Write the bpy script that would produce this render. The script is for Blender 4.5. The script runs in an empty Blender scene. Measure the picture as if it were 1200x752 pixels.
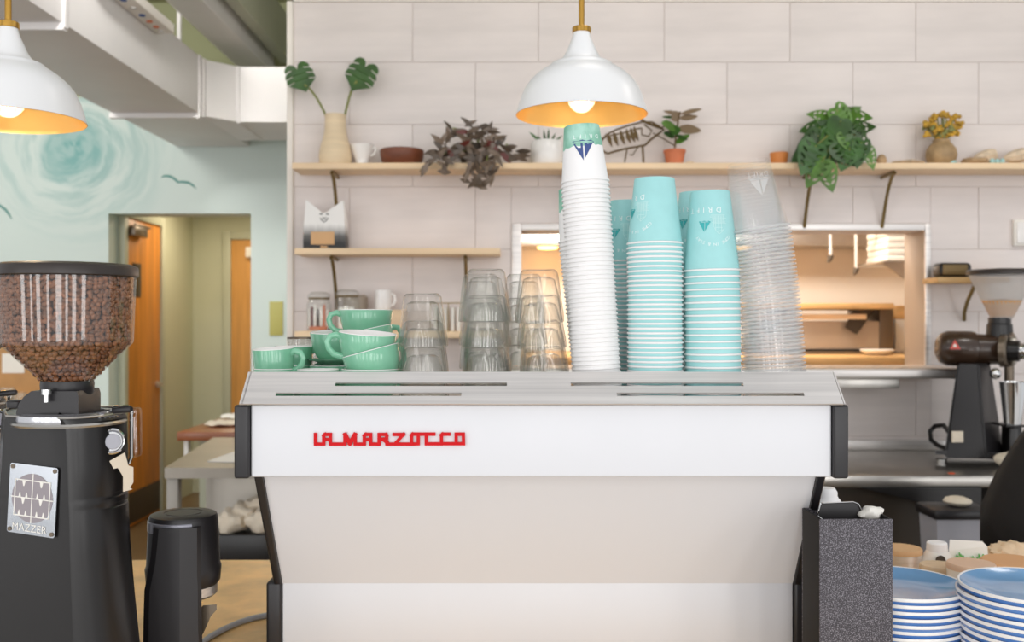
import bpy, bmesh, math, random
import numpy as np
from mathutils import Vector, Matrix, Euler
from mathutils.geometry import tessellate_polygon

random.seed(7)
scene = bpy.context.scene
COL = scene.collection
F = 1170.0          # focal length in pixels of a 1200 px wide frame
EYE = 1.52          # height of the lens above the floor
PI = math.pi

# ------------------------------------------------------------------ camera
cam_d = bpy.data.cameras.new('camera'); cam = bpy.data.objects.new('camera', cam_d); COL.objects.link(cam)
cam.location = (0, 0, EYE); cam.rotation_euler = (PI / 2, 0, 0)
cam_d.sensor_width = 36; cam_d.lens = 36 * F / 1200; cam_d.clip_start = .05; cam_d.clip_end = 60
cam_d.dof.use_dof = True; cam_d.dof.focus_distance = 1.66; cam_d.dof.aperture_fstop = 5.4
scene.camera = cam
# ------------------------------------------------------------------ world, lights, exposure
world = bpy.data.worlds.new('daylight'); scene.world = world; world.use_nodes = True
bg = world.node_tree.nodes['Background']; bg.inputs[0].default_value = (.96, .975, 1, 1); bg.inputs[1].default_value = .78
scene.view_settings.view_transform = 'Standard'; scene.view_settings.look = 'None'
scene.view_settings.exposure = 0.0; scene.view_settings.gamma = 1; scene.view_settings.use_curve_mapping = False
cy = scene.cycles
cy.use_denoising = True; cy.max_bounces = 24; cy.transmission_bounces = 24; cy.transparent_max_bounces = 96
cy.glossy_bounces = 8; cy.diffuse_bounces = 5; cy.sample_clamp_indirect = 6; cy.blur_glossy = .6

def area(name, loc, target, w, h, power, color=(1, 1, 1), spread=PI):
    d = bpy.data.lights.new(name, 'AREA'); d.shape = 'RECTANGLE'; d.size = w; d.size_y = h
    d.energy = power; d.color = color; d.spread = spread
    o = bpy.data.objects.new(name, d); COL.objects.link(o); o.location = loc
    o.rotation_euler = (Vector(target) - Vector(loc)).to_track_quat('-Z', 'Y').to_euler()
    return o
for x, w_ in ((-8.5, 1.5), (-5.2, .5), (-3.4, .8), (-1.5, .45), (.4, 1.05), (1.9, .5), (3.6, .9), (6.8, 1.4)):   # the tall shop-front windows behind the camera
    area('shopfront_window_light', (x, -4.6, 1.75), (x * .7, 4, 1.5), w_, 3.3, 45 * w_, (1, .99, .98))
area('overhead_light', (2.3, 3.0, 3.6), (1.0, 4.8, 1.5), .6, .6, 9, (1, .95, .9))
area('overhead_light', (0.4, 3.0, 3.6), (-.2, 4.8, 1.5), .6, .6, 6, (1, .95, .9))
area('overhead_light', (-3.4, 4.2, 3.6), (-3.0, 7, 1.6), 1.0, 1.0, 58, (1, .97, .93))  # added fill that brightens the left part of the mint wall
area('overhead_light', (-1.5, 4.9, 3.68), (-2.4, 7, 1.4), .5, .5, 13, (1, .97, .93), math.radians(95))  # added fill for the mint wall round the hallway opening
area('overhead_light', (-1.25, 3.1, 3.68), (-2.0, 4.7, 2.9), .5, .5, 9, (1, .97, .94), math.radians(56))  # added narrow fill to brighten the right face of the duct
area('hallway_fill_light', (-2.3, 8.0, 2.5), (-2.3, 8.0, 0), .5, .5, 13, (1, .84, .62))  # unseen lamp added to light the hallway
area('kitchen_fill_light', (1.0, 5.5, 2.85), (1.0, 7.2, 1.5), 1.6, .4, 62, (1, .92, .83))  # unseen lamp added to brighten the back wall of the kitchen

# ------------------------------------------------------------------ helpers
def X(px, y): return (px - 600) * y / F
def Z(py, y): return EYE - (py - 376) * y / F
def P(px, py, y): return Vector((X(px, y), y, Z(py, y)))
def S(n, y): return n * y / F

def lin(c):
    out = []
    for v in c[:3]:
        v = v / 255.0
        out.append(v / 12.92 if v <= .04045 else ((v + .055) / 1.055) ** 2.4)
    return (*out, 1.0)

def nodes(m):
    nt = m.node_tree; return nt, nt.nodes['Principled BSDF']
def new(nt, kind, **kw):
    n = nt.nodes.new(kind)
    for k, v in kw.items(): setattr(n, k, v)
    return n
def math_n(nt, op, a, b=None, clamp=False):
    n = new(nt, 'ShaderNodeMath', operation=op, use_clamp=clamp)
    for i, v in enumerate((a, b)):
        if v is None: continue
        if isinstance(v, (int, float)): n.inputs[i].default_value = v
        else: nt.links.new(v, n.inputs[i])
    return n.outputs[0]
def mix_n(nt, fac, a, b):
    n = new(nt, 'ShaderNodeMix', data_type='RGBA')
    if isinstance(fac, (int, float)): n.inputs[0].default_value = fac
    else: nt.links.new(fac, n.inputs[0])
    for i, v in ((6, a), (7, b)):
        if isinstance(v, tuple): n.inputs[i].default_value = v
        else: nt.links.new(v, n.inputs[i])
    return n.outputs[2]
def ramp_n(nt, fac, stops):
    n = new(nt, 'ShaderNodeValToRGB'); nt.links.new(fac, n.inputs[0])
    e = n.color_ramp.elements
    while len(e) < len(stops): e.new(.5)
    for el, (p, c) in zip(e, stops): el.position = p; el.color = c
    return n.outputs[0]
def noise_n(nt, vec, scale, stretch=(1, 1, 1), detail=4, rough=.55):
    mp = new(nt, 'ShaderNodeMapping'); mp.inputs['Scale'].default_value = stretch
    nt.links.new(vec, mp.inputs[0])
    n = new(nt, 'ShaderNodeTexNoise'); n.inputs['Scale'].default_value = scale
    n.inputs['Detail'].default_value = detail; n.inputs['Roughness'].default_value = rough
    nt.links.new(mp.outputs[0], n.inputs['Vector']); return n.outputs['Fac']

def mat(name, col, rough=.5, metal=0, noise=None, bump=None, coat=0, emit=None, rand=0, col2=None, spec=.5):
    """noise = (scale, amount, stretch): two tones of the same colour; bump = (scale, strength, stretch)"""
    m = bpy.data.materials.new(name); m.use_nodes = True; nt, b = nodes(m)
    b.inputs['Base Color'].default_value = lin(col); b.inputs['Roughness'].default_value = rough
    b.inputs['Metallic'].default_value = metal; b.inputs['Coat Weight'].default_value = coat
    b.inputs['Specular IOR Level'].default_value = spec
    if emit:
        b.inputs['Emission Color'].default_value = lin(emit[0]); b.inputs['Emission Strength'].default_value = emit[1]
    tc = new(nt, 'ShaderNodeTexCoord')
    out = None
    if noise:
        sc, am, st = noise
        f = noise_n(nt, tc.outputs['Object'], sc, st)
        lo = lin(tuple(c * (1 - am) for c in col)) if col2 is None else lin(col2)
        hi = lin(tuple(min(255, c * (1 + am * .5)) for c in col)) if col2 is None else lin(col)
        out = mix_n(nt, ramp_n(nt, f, [(.3, (0, 0, 0, 1)), (.7, (1, 1, 1, 1))]), lo, hi)
    if rand:
        oi = new(nt, 'ShaderNodeObjectInfo')
        src = out if out is not None else lin(col)
        hs = new(nt, 'ShaderNodeHueSaturation')
        v = math_n(nt, 'MULTIPLY_ADD', oi.outputs['Random'], rand); v.node.inputs[2].default_value = 1 - rand / 2
        nt.links.new(v, hs.inputs['Value'])
        if isinstance(src, tuple): hs.inputs['Color'].default_value = src
        else: nt.links.new(src, hs.inputs['Color'])
        out = hs.outputs[0]
    if out is not None: nt.links.new(out, b.inputs['Base Color'])
    if bump:
        sc, stg, st = bump
        f = noise_n(nt, tc.outputs['Object'], sc, st)
        bn = new(nt, 'ShaderNodeBump'); bn.inputs['Strength'].default_value = stg; bn.inputs['Distance'].default_value = .002
        nt.links.new(f, bn.inputs['Height']); nt.links.new(bn.outputs[0], b.inputs['Normal'])
    return m

def thin_clear(name, tint=(1, 1, 1), refl=.06, haze=0.0, rough=.03, edge=.6, power=3.0, rimtint=None):
    """a thin clear sheet: lets light through, mirrors a little, more at grazing angles"""
    m = bpy.data.materials.new(name); m.use_nodes = True; nt = m.node_tree; nt.nodes.clear()
    o = new(nt, 'ShaderNodeOutputMaterial'); tr = new(nt, 'ShaderNodeBsdfTransparent'); tr.inputs[0].default_value = (*tint, 1)
    gl = new(nt, 'ShaderNodeBsdfGlossy'); gl.inputs['Roughness'].default_value = rough
    lw = new(nt, 'ShaderNodeLayerWeight'); lw.inputs[0].default_value = .3
    f = math_n(nt, 'MULTIPLY_ADD', math_n(nt, 'POWER', lw.outputs['Facing'], power), edge); f.node.inputs[2].default_value = refl
    mx = new(nt, 'ShaderNodeMixShader'); nt.links.new(f, mx.inputs[0]); nt.links.new(tr.outputs[0], mx.inputs[1]); nt.links.new(gl.outputs[0], mx.inputs[2])
    if rimtint: nt.links.new(mix_n(nt, math_n(nt, 'POWER', lw.outputs['Facing'], 2.2), (*tint, 1), (*rimtint, 1)), tr.inputs[0])
    last = mx.outputs[0]
    if haze:
        df = new(nt, 'ShaderNodeBsdfTranslucent'); df.inputs[0].default_value = (.95, .96, .97, 1)
        d2 = new(nt, 'ShaderNodeBsdfDiffuse'); d2.inputs[0].default_value = (.95, .96, .97, 1)
        ma = new(nt, 'ShaderNodeMixShader'); ma.inputs[0].default_value = .5
        nt.links.new(df.outputs[0], ma.inputs[1]); nt.links.new(d2.outputs[0], ma.inputs[2])
        m2 = new(nt, 'ShaderNodeMixShader'); m2.inputs[0].default_value = haze
        nt.links.new(last, m2.inputs[1]); nt.links.new(ma.outputs[0], m2.inputs[2]); last = m2.outputs[0]
    nt.links.new(last, o.inputs[0]); return m

def solid_glass(name, ior=1.45, clear=.35, tint=(1, 1, 1)):
    m = bpy.data.materials.new(name); m.use_nodes = True; nt = m.node_tree; nt.nodes.clear()
    o = new(nt, 'ShaderNodeOutputMaterial'); g = new(nt, 'ShaderNodeBsdfGlass'); g.inputs['IOR'].default_value = ior
    g.inputs['Roughness'].default_value = 0; g.inputs[0].default_value = (*tint, 1)
    t = new(nt, 'ShaderNodeBsdfTransparent'); mx = new(nt, 'ShaderNodeMixShader'); mx.inputs[0].default_value = clear
    nt.links.new(g.outputs[0], mx.inputs[1]); nt.links.new(t.outputs[0], mx.inputs[2]); nt.links.new(mx.outputs[0], o.inputs[0])
    return m

ORG = {}            # world origin of a thing's root, for parts given in world coordinates
def props(o, label=None, cat=None, group=None, kind=None):
    if label: o['label'] = label
    if cat: o['category'] = cat
    if group: o['group'] = group
    if kind: o['kind'] = kind
    return o
def thing(name, label, cat, loc=(0, 0, 0), group=None):
    o = bpy.data.objects.new(name, None); COL.objects.link(o); o.location = loc; o.empty_display_size = .05
    ORG[o] = Vector(loc); return props(o, label, cat, group)

class MB:
    """collects shapes in one bmesh; build() links them as one mesh object"""
    def __init__(self): self.bm = bmesh.new(); self.mi = 0
    def _new(self, n0, M=None):
        self.bm.verts.ensure_lookup_table()
        if M is not None:
            for v in self.bm.verts[n0:]: v.co = M @ v.co
    def raw(self, vs, fs, M=None):
        bv = [self.bm.verts.new(M @ Vector(v) if M is not None else v) for v in vs]
        for f in fs:
            try: self.bm.faces.new([bv[i] for i in f]).material_index = self.mi
            except ValueError: pass
        return self
    def box(self, x0, x1, y0, y1, z0, z1, bev=0, M=None, seg=2):
        t = bmesh.new(); bmesh.ops.create_cube(t, size=1)
        for v in t.verts:
            v.co = Vector((x0 + (v.co.x + .5) * (x1 - x0), y0 + (v.co.y + .5) * (y1 - y0), z0 + (v.co.z + .5) * (z1 - z0)))
        if bev: bmesh.ops.bevel(t, geom=t.edges[:], offset=bev, segments=seg, profile=.5, affect='EDGES')
        self._merge(t, M); return self
    def _merge(self, t, M=None):
        t.verts.index_update()
        self.raw([v.co.copy() for v in t.verts], [[v.index for v in f.verts] for f in t.faces], M); t.free()
    def lathe(self, prof, c=(0, 0, 0), seg=32, M=None, rfn=None, a0=0, a1=2 * PI):
        c = Vector(c); vs = []; fs = []; full = abs(a1 - a0 - 2 * PI) < 1e-6
        n = seg if full else seg + 1
        ring = []
        for k, (r, z) in enumerate(prof):
            if r < 1e-6: ring.append([len(vs)]); vs.append(c + Vector((0, 0, z))); continue
            ids = []
            for i in range(n):
                a = a0 + (a1 - a0) * i / seg; rr = rfn(r, z, a) if rfn else r
                ids.append(len(vs)); vs.append(c + Vector((rr * math.sin(a), -rr * math.cos(a), z)))
            ring.append(ids)
        for p, q in zip(ring, ring[1:]):
            for i in range(seg):
                j = (i + 1) % n
                if len(p) == 1 and len(q) == 1: continue
                if len(p) == 1: fs.append((p[0], q[j], q[i]))
                elif len(q) == 1: fs.append((p[i], p[j], q[0]))
                else: fs.append((p[i], p[j], q[j], q[i]))
        return self.raw(vs, fs, M)
    def tube(self, pts, r, seg=8, M=None, closed=False, flat=1.0):
        pts = [Vector(p) for p in pts]; n = len(pts); vs = []; fs = []; up = None
        rs = r if isinstance(r, (list, tuple)) else [r] * n
        for i, p in enumerate(pts):
            if closed: d = pts[(i + 1) % n] - pts[i - 1]
            else: d = pts[min(i + 1, n - 1)] - pts[max(i - 1, 0)]
            d.normalize()
            if up is None:
                up = Vector((0, 0, 1)) if abs(d.z) < .9 else Vector((1, 0, 0))
            a = d.cross(up); a.normalize(); b = a.cross(d); up = b
            for k in range(seg):
                t = 2 * PI * k / seg
                vs.append(p + a * (rs[i] * math.cos(t)) + b * (rs[i] * flat * math.sin(t)))
        m = n if closed else n - 1
        for i in range(m):
            for k in range(seg):
                l = (k + 1) % seg; j = (i + 1) % n
                fs.append((i * seg + k, i * seg + l, j * seg + l, j * seg + k))
        if not closed:
            fs.append(tuple(range(seg))[::-1]); fs.append(tuple((n - 1) * seg + k for k in range(seg)))
        return self.raw(vs, fs, M)
    def ball(self, c, r, seg=16, rings=10, M=None):
        r = (r, r, r) if isinstance(r, (int, float)) else r
        prof = [(math.sin(PI * k / rings), -math.cos(PI * k / rings)) for k in range(rings + 1)]
        prof[0] = (0, -1); prof[-1] = (0, 1)
        T = Matrix.Translation(c) @ Matrix.Diagonal((*r, 1))
        return self.lathe(prof, seg=seg, M=(M @ T) if M is not None else T)
    def prism(self, outer, fn, t0, t1, holes=()):
        """polygon (with holes) given flat, extruded between t0 and t1; fn(a, b, t) places a point"""
        loops = [list(outer)] + [list(h) for h in holes]
        flat = [Vector((a, b, 0)) for lp in loops for a, b in lp]
        tris = tessellate_polygon([[Vector((a, b, 0)) for a, b in lp] for lp in loops])
        n = len(flat); vs = [fn(v.x, v.y, t0) for v in flat] + [fn(v.x, v.y, t1) for v in flat]
        fs = [tuple(t) for t in tris] + [tuple(i + n for i in reversed(t)) for t in tris]
        s = 0
        for lp in loops:
            m = len(lp)
            for i in range(m): fs.append((s + i, s + (i + 1) % m, n + s + (i + 1) % m, n + s + i))
            s += m
        return self.raw(vs, fs)
    def sheet(self, pts, M=None):
        return self.raw(pts, [tuple(range(len(pts)))], M)
    def build(self, name, mats, parent=None, angle=38, local=False, fix=True, smooth=True):
        bm = self.bm
        if fix: bmesh.ops.recalc_face_normals(bm, faces=bm.faces[:])
        if parent is not None and not local:
            o = ORG.get(parent, Vector())
            for v in bm.verts: v.co -= o
        me = bpy.data.meshes.new(name); bm.to_mesh(me); bm.free()
        for m in (mats if isinstance(mats, (list, tuple)) else [mats]): me.materials.append(m)
        if smooth:
            me.shade_smooth(); me.set_sharp_from_angle(angle=math.radians(angle))
        ob = bpy.data.objects.new(name, me); COL.objects.link(ob)
        if parent is not None: ob.parent = parent; ORG[ob] = ORG.get(parent, Vector())
        return ob

def kids(o): return [c for c in bpy.data.objects if c.parent == o]
def dup(root, loc, rot=(0, 0, 0), label=None, group=None, tree=None, scale=None):
    r = root.copy(); COL.objects.link(r); r.location = loc; r.rotation_euler = rot
    if scale: r.scale = scale
    if label: r['label'] = label
    if group: r['group'] = group
    for ch, subs in (tree if tree is not None else [(c, kids(c)) for c in kids(root)]):
        c = ch.copy(); COL.objects.link(c); c.parent = r
        for g in subs:
            d = g.copy(); COL.objects.link(d); d.parent = c
    return r
def tree_of(root): return [(c, kids(c)) for c in kids(root)]

def text_shape(s, size=1.0, spacing=1.0):
    """flat outline faces of a word, centred"""
    cu = bpy.data.curves.new('word', 'FONT'); cu.body = s; cu.size = size; cu.align_x = 'CENTER'; cu.space_character = spacing
    cu.resolution_u = 3
    o = bpy.data.objects.new('word', cu); COL.objects.link(o)
    dg = bpy.context.evaluated_depsgraph_get(); ev = o.evaluated_get(dg); me = ev.to_mesh()
    vs = [v.co.copy() for v in me.vertices]; fs = [tuple(p.vertices) for p in me.polygons]
    ev.to_mesh_clear(); bpy.data.objects.remove(o); bpy.data.curves.remove(cu)
    return vs, fs
def set_kind(o): o['kind'] = 'structure'; return o
def struct(name, mb, m, parent=None, **k):
    o = mb.build(name, m, parent, **k); o['kind'] = 'structure' if parent is None else o.get('kind', '') or 'structure'
    if parent is not None: del o['kind']
    return o
# ------------------------------------------------------------------ materials
M_tile = mat('tile_glaze', (230, 221, 217), .42, noise=(1.1, .05, (1.2, 1, 9)), bump=(3, .12, (1, 1, 8)), rand=.035)
M_grout = mat('grout', (224, 214, 208), .8)
M_trim = mat('white_trim', (236, 229, 220), .5)
M_olive = mat('olive_paint', (148, 150, 112), .7, noise=(2, .06, (1, 1, 1)))
M_ductw = mat('white_duct_paint', (232, 229, 227), .5, noise=(1.5, .03, (1, 1, 1)))
M_hall = mat('hall_paint', (192, 193, 168), .7, noise=(1.2, .03, (1, 1, 1)))
M_door = mat('orange_door_wood', (205, 130, 44), .42, noise=(3, .14, (6, 6, .5)))
M_door2 = mat('tan_door_wood', (206, 150, 80), .45, noise=(3, .1, (6, 6, .5)))
M_frame = mat('grey_green_door_frame', (176, 178, 156), .5)
M_floor = mat('brown_floor', (112, 88, 58), .35, noise=(1.4, .3, (1, .3, 1)))
M_shelf = mat('pale_shelf_wood', (247, 217, 178), .5, noise=(2, .07, (.6, 6, 6)))
M_steel = mat('brushed_steel', (236, 231, 227), .46, 1, noise=(14, .08, (.12, 3, 9)), bump=(60, .1, (.02, 1, 6)))
M_steel2 = mat('worn_steel', (202, 198, 192), .32, 1, noise=(3, .12, (1, 1, 1)))
M_chrome = mat('chrome', (220, 220, 220), .1, 1)
M_white = mat('white_enamel', (224, 224, 227), .42, coat=.04)
M_blackp = mat('black_satin_plastic', (38, 36, 38), .38)
M_blackm = mat('black_matte_paint', (27, 25, 25), .3, bump=(120, .05, (1, 1, 1)))
M_dark = mat('dark_void', (24, 20, 16), .8)
M_red = mat('red_enamel', (206, 6, 18), .5, spec=.2)
M_brass = mat('brass', (196, 152, 74), .28, 1)
M_bronze = mat('dull_bronze', (140, 120, 78), .4, .8)
M_gold = mat('gold_leaf_inside', (234, 188, 110), .3, .7)
M_lampw = mat('lamp_white', (240, 240, 240), .3)
M_bulb = thin_clear('bulb_glass', (1, .95, .84), .1, rough=.05, haze=.1)
M_fil = mat('filament', (255, 190, 90), .5, emit=((255, 214, 150), 9))
M_cupw = mat('white_paper', (244, 242, 241), .55)
M_mint = mat('mint_paper', (164, 219, 219), .55, noise=(30, .02, (1, 1, 1)))
M_teal = mat('teal_print', (60, 178, 180), .6)
M_navy = mat('navy_print', (62, 82, 138), .6)
M_inkw = mat('white_print', (240, 248, 247), .6)
M_inkp = mat('pale_print', (205, 238, 236), .6)
M_clear = thin_clear('clear_plastic', (1, 1, 1), .024, haze=.02, rough=.09, edge=.2)
M_clearrim = thin_clear('clear_plastic_rim', (1, 1, 1), .12, haze=.38, rough=.08, edge=.3)
M_hop = thin_clear('hopper_plastic', (.99, .985, .97), .1, rough=.06, edge=.5)
M_glass = thin_clear('tumbler_glass', (.966, .969, .962), .035, rough=.03, edge=.9, haze=.02, power=2.4, rimtint=(.5, .5, .47))
M_jar = thin_clear('jar_glass', (.97, .98, .97), .06, haze=.07, rough=.03, edge=.8, rimtint=(.6, .6, .56))
M_gcup = mat('green_glaze', (126, 190, 157), .2, coat=.5)
M_gwhite = mat('white_glaze', (243, 240, 237), .22, coat=.3)
M_counter = mat('tan_stone_counter', (240, 198, 136), .4, noise=(9, .13, (1, 1, 1)))
M_speck = mat('speckled_black', (62, 58, 62), .65, noise=(260, .0, (1, 1, 1)), col2=None)
M_blue = mat('blue_glaze', (122, 170, 216), .16, coat=.4, noise=(10, .06, (1, 1, 1)))
M_bluerim = mat('deep_blue_glaze', (88, 138, 208), .22, coat=.4)
M_cream = mat('cream_kitchen_wall', (243, 232, 217), .6)
M_kwood = mat('kitchen_wood', (222, 180, 122), .5, noise=(3, .12, (1, 6, 6)))
M_darkbrown = mat('dark_brown_laminate', (58, 48, 36), .5)
M_brownm = mat('brown_machine_paint', (62, 44, 32), .25, coat=.3)
M_greyp = mat('grey_bin_plastic', (178, 178, 186), .5)
M_cloth = mat('white_cloth', (238, 226, 206), .8, noise=(9, .1, (1, 1, 1)))
M_paper = mat('white_sheet_paper', (240, 236, 228), .7)
M_kraft = mat('kraft_paper', (226, 198, 164), .75, noise=(14, .08, (1, 1, 1)))
M_kraft2 = mat('tan_card', (214, 172, 126), .7)
M_terra = mat('terracotta', (208, 122, 84), .7, noise=(16, .06, (1, 1, 1)))
M_vase = mat('cream_stoneware', (232, 210, 176), .6, noise=(4, .05, (1, 1, 8)))
M_bowl = mat('dark_wood_bowl', (120, 66, 42), .45, noise=(6, .14, (1, 1, 5)))
M_obowl = mat('orange_bowl', (214, 136, 72), .5)
M_leaf = mat('green_leaf', (52, 88, 34), .4, noise=(16, .25, (1, 1, 1)), rand=.3)
M_leafd = mat('deep_green_leaf', (54, 92, 38), .38, noise=(20, .25, (1, 1, 1)), rand=.4)
M_leaf2 = mat('bright_green_leaf', (84, 126, 44), .4, noise=(16, .2, (1, 1, 1)), rand=.3)
M_leafp = mat('bronze_purple_leaf', (112, 96, 82), .36, noise=(9, .55, (14, 1, 1)), rand=.9)
M_leafr = mat('red_brown_leaf', (104, 44, 36), .45, noise=(26, .3, (1, 1, 1)))
M_leafo = mat('olive_brown_leaf', (132, 112, 88), .5, rand=.2)
M_stem = mat('stem_green', (128, 132, 70), .6)
M_stemb = mat('stem_brown', (106, 84, 54), .7)
M_yellow = mat('dried_yellow', (208, 164, 62), .8, noise=(40, .25, (1, 1, 1)), rand=.3)
M_sage = mat('sage_dry', (136, 138, 84), .8)
M_round = mat('mottled_clay', (178, 148, 108), .6, noise=(14, .2, (1, 1, 1)))
M_shell = mat('sea_shell', (226, 204, 176), .5, noise=(30, .14, (1, 1, 1)))
M_aqua = mat('aqua_glass_bits', (166, 208, 206), .3)
M_drift = mat('driftwood', (190, 158, 120), .8, noise=(10, .2, (.3, 3, 3)))
M_wire = mat('brown_wire', (112, 92, 62), .5, .6)
M_brassign = mat('yellow_green_sign', (182, 176, 98), .5)
M_greyplate = mat('grey_emblem', (150, 142, 146), .45)
M_alu = mat('polished_plate', (214, 218, 224), .22, 1, noise=(5, .1, (1, 1, 1)))
M_bean = mat('roasted_bean', (130, 84, 54), .36, noise=(110, .4, (1, 1, 1)))
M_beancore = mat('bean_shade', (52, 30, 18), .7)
M_lid = mat('dark_brown_lid', (46, 38, 34), .35)
M_tape = mat('torn_tape', (232, 218, 196), .6)
M_skin = mat('skin', (214, 166, 138), .5)
M_blackcloth = mat('black_cloth', (22, 18, 17), .85, bump=(60, .2, (1, 1, 1)))
M_hair = mat('dark_hair', (40, 28, 20), .6)
M_greyhose = mat('grey_hose', (168, 172, 180), .4)
M_leverg = mat('grey_brown_metal', (122, 110, 96), .35, .7)
M_tansheet = mat('tan_board', (192, 146, 94), .7, noise=(5, .08, (1, 1, 1)))
M_greenp = mat('green_print', (96, 186, 92), .6)
M_orange = mat('orange_sticker', (232, 92, 42), .5)
M_bluedot = mat('blue_dot', (54, 86, 150), .5)
M_coffee = mat('coffee_grounds', (44, 28, 18), .9, bump=(80, .5, (1, 1, 1)))

# speckle for the knock box: fine light flecks on charcoal
nt, b = nodes(M_speck)
tc = new(nt, 'ShaderNodeTexCoord'); f = noise_n(nt, tc.outputs['Object'], 560, detail=1)
nt.links.new(ramp_n(nt, f, [(.42, lin((58, 54, 58))), (.54, lin((84, 80, 86))), (.68, lin((140, 136, 142)))]), b.inputs['Base Color'])

# white cup with a green watercolour wash painted round its foot end
M_cupwash = mat('white_paper_green_wash', (244, 242, 241), .55)
nt, b = nodes(M_cupwash)
tc = new(nt, 'ShaderNodeTexCoord'); sp = new(nt, 'ShaderNodeSeparateXYZ'); nt.links.new(tc.outputs['Object'], sp.inputs[0])
nz = noise_n(nt, tc.outputs['Object'], 28, detail=3)
edge = math_n(nt, 'ADD', sp.outputs['Z'], math_n(nt, 'MULTIPLY', math_n(nt, 'SUBTRACT', nz, .5), .03))
fac = math_n(nt, 'MULTIPLY', math_n(nt, 'SUBTRACT', edge, .0575), 900, True)
wash = mix_n(nt, ramp_n(nt, noise_n(nt, tc.outputs['Object'], 40, (1, 1, .6)), [(.35, (0, 0, 0, 1)), (.65, (1, 1, 1, 1))]), lin((122, 184, 158)), lin((176, 220, 204)))
nt.links.new(mix_n(nt, fac, lin((244, 242, 241)), wash), b.inputs['Base Color'])

# mint wall with the painted swirl; above the picture rail the paint turns olive like the deck
M_mintwall = mat('mint_wall_paint', (203, 219, 213), .65)
nt, b = nodes(M_mintwall)
geo = new(nt, 'ShaderNodeNewGeometry'); sp = new(nt, 'ShaderNodeSeparateXYZ'); nt.links.new(geo.outputs['Position'], sp.inputs[0])
mc = P(88, 172, 7.0)
dx = math_n(nt, 'SUBTRACT', sp.outputs['X'], mc.x); dz = math_n(nt, 'SUBTRACT', sp.outputs['Z'], mc.z)
wob = noise_n(nt, geo.outputs['Position'], 2.6, detail=3)
r = math_n(nt, 'SQRT', math_n(nt, 'ADD', math_n(nt, 'MULTIPLY', dx, dx), math_n(nt, 'MULTIPLY', dz, dz)))
r = math_n(nt, 'ADD', r, math_n(nt, 'MULTIPLY', math_n(nt, 'SUBTRACT', wob, .5), .16))
ang = math_n(nt, 'ADD', math_n(nt, 'ARCTAN2', dz, dx), math_n(nt, 'MULTIPLY', r, 5))
cx = new(nt, 'ShaderNodeCombineXYZ'); nt.links.new(math_n(nt, 'MULTIPLY', r, 14), cx.inputs[0])
nt.links.new(math_n(nt, 'MULTIPLY', math_n(nt, 'SINE', ang), 1.0), cx.inputs[1]); nt.links.new(math_n(nt, 'MULTIPLY', math_n(nt, 'COSINE', ang), 1.0), cx.inputs[2])
sw = noise_n(nt, cx.outputs[0], .9, detail=4)
swc = ramp_n(nt, sw, [(.42, (0, 0, 0, 1)), (.62, (1, 1, 1, 1))])
fall = ramp_n(nt, math_n(nt, 'MULTIPLY', r, 1 / .75), [(0, (1, 1, 1, 1)), (.3, (.62, .62, .62, 1)), (.65, (.3, .3, .3, 1)), (1, (0, 0, 0, 1))])
core = ramp_n(nt, math_n(nt, 'MULTIPLY', r, 1 / .75), [(0, (1, 1, 1, 1)), (.24, (.85, .85, .85, 1)), (.36, (0, 0, 0, 1))])
inten = math_n(nt, 'MAXIMUM', math_n(nt, 'MULTIPLY', swc, fall), math_n(nt, 'MULTIPLY', core, math_n(nt, 'MULTIPLY_ADD', swc, .35)), True)
inten.node.inputs[1].links[0].from_node.inputs[1].links[0].from_node.inputs[2].default_value = .6
paint = mix_n(nt, inten, lin((207, 220, 215)), lin((104, 166, 164)))
top = math_n(nt, 'MULTIPLY', math_n(nt, 'SUBTRACT', sp.outputs['Z'], 3.08), 60, True)
nt.links.new(mix_n(nt, top, paint, lin((148, 150, 112))), b.inputs['Base Color'])

# ------------------------------------------------------------------ the room
struct('floor', MB().box(-6, 6, 2.0, 10, -.1, 0), M_floor)
struct('floor.001', MB().box(-6, 6, -6, 1.999, -.1, 0), mat('pale_bounce_floor', (216, 213, 210), .5, noise=(1.5, .05, (1, 1, 1))))  # unseen front floor, made pale to bounce light up at the machine
struct('ceiling', MB().box(-6, 6, 3.0, 10, 3.75, 3.85), M_olive)
YW = 4.8
ox0, ox1, oz0, oz1 = X(611, YW), X(1083, YW), Z(431, YW), Z(270, YW)     # pass-through opening
wx0, wx1, wtop = X(337, YW), 4.4, Z(3, YW)
w = MB()
for a in ((wx0, ox0, 0, wtop), (ox1, wx1, 0, wtop), (ox0, ox1, 0, oz0), (ox0, ox1, oz1, wtop)):
    w.box(a[0], a[1], YW + .0035, YW + .22, a[2], a[3])
wall_back = struct('wall_back', w, M_grout)
TW, TH, G = 147.4 * YW / F, 73 * YW / F, .0024
proto_tile = None
def tile(x0, x1, z0, z1):
    global proto_tile
    full = abs(x1 - x0 - (TW - G)) < 1e-4 and abs(z1 - z0 - (TH - G)) < 1e-4
    if full and proto_tile:
        t = proto_tile.copy(); COL.objects.link(t)
    else:
        t = MB().box(0, x1 - x0, 0, .01, 0, z1 - z0, .0009, seg=1).build('tile', M_tile, wall_back)
        if full: proto_tile = t
    t.location = (x0, YW - .002 + random.uniform(0, .0012), z0)
hx0, hx1, hz0, hz1 = ox0 - .048, ox1 + .03, oz0 - .06, oz1 + .034
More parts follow.
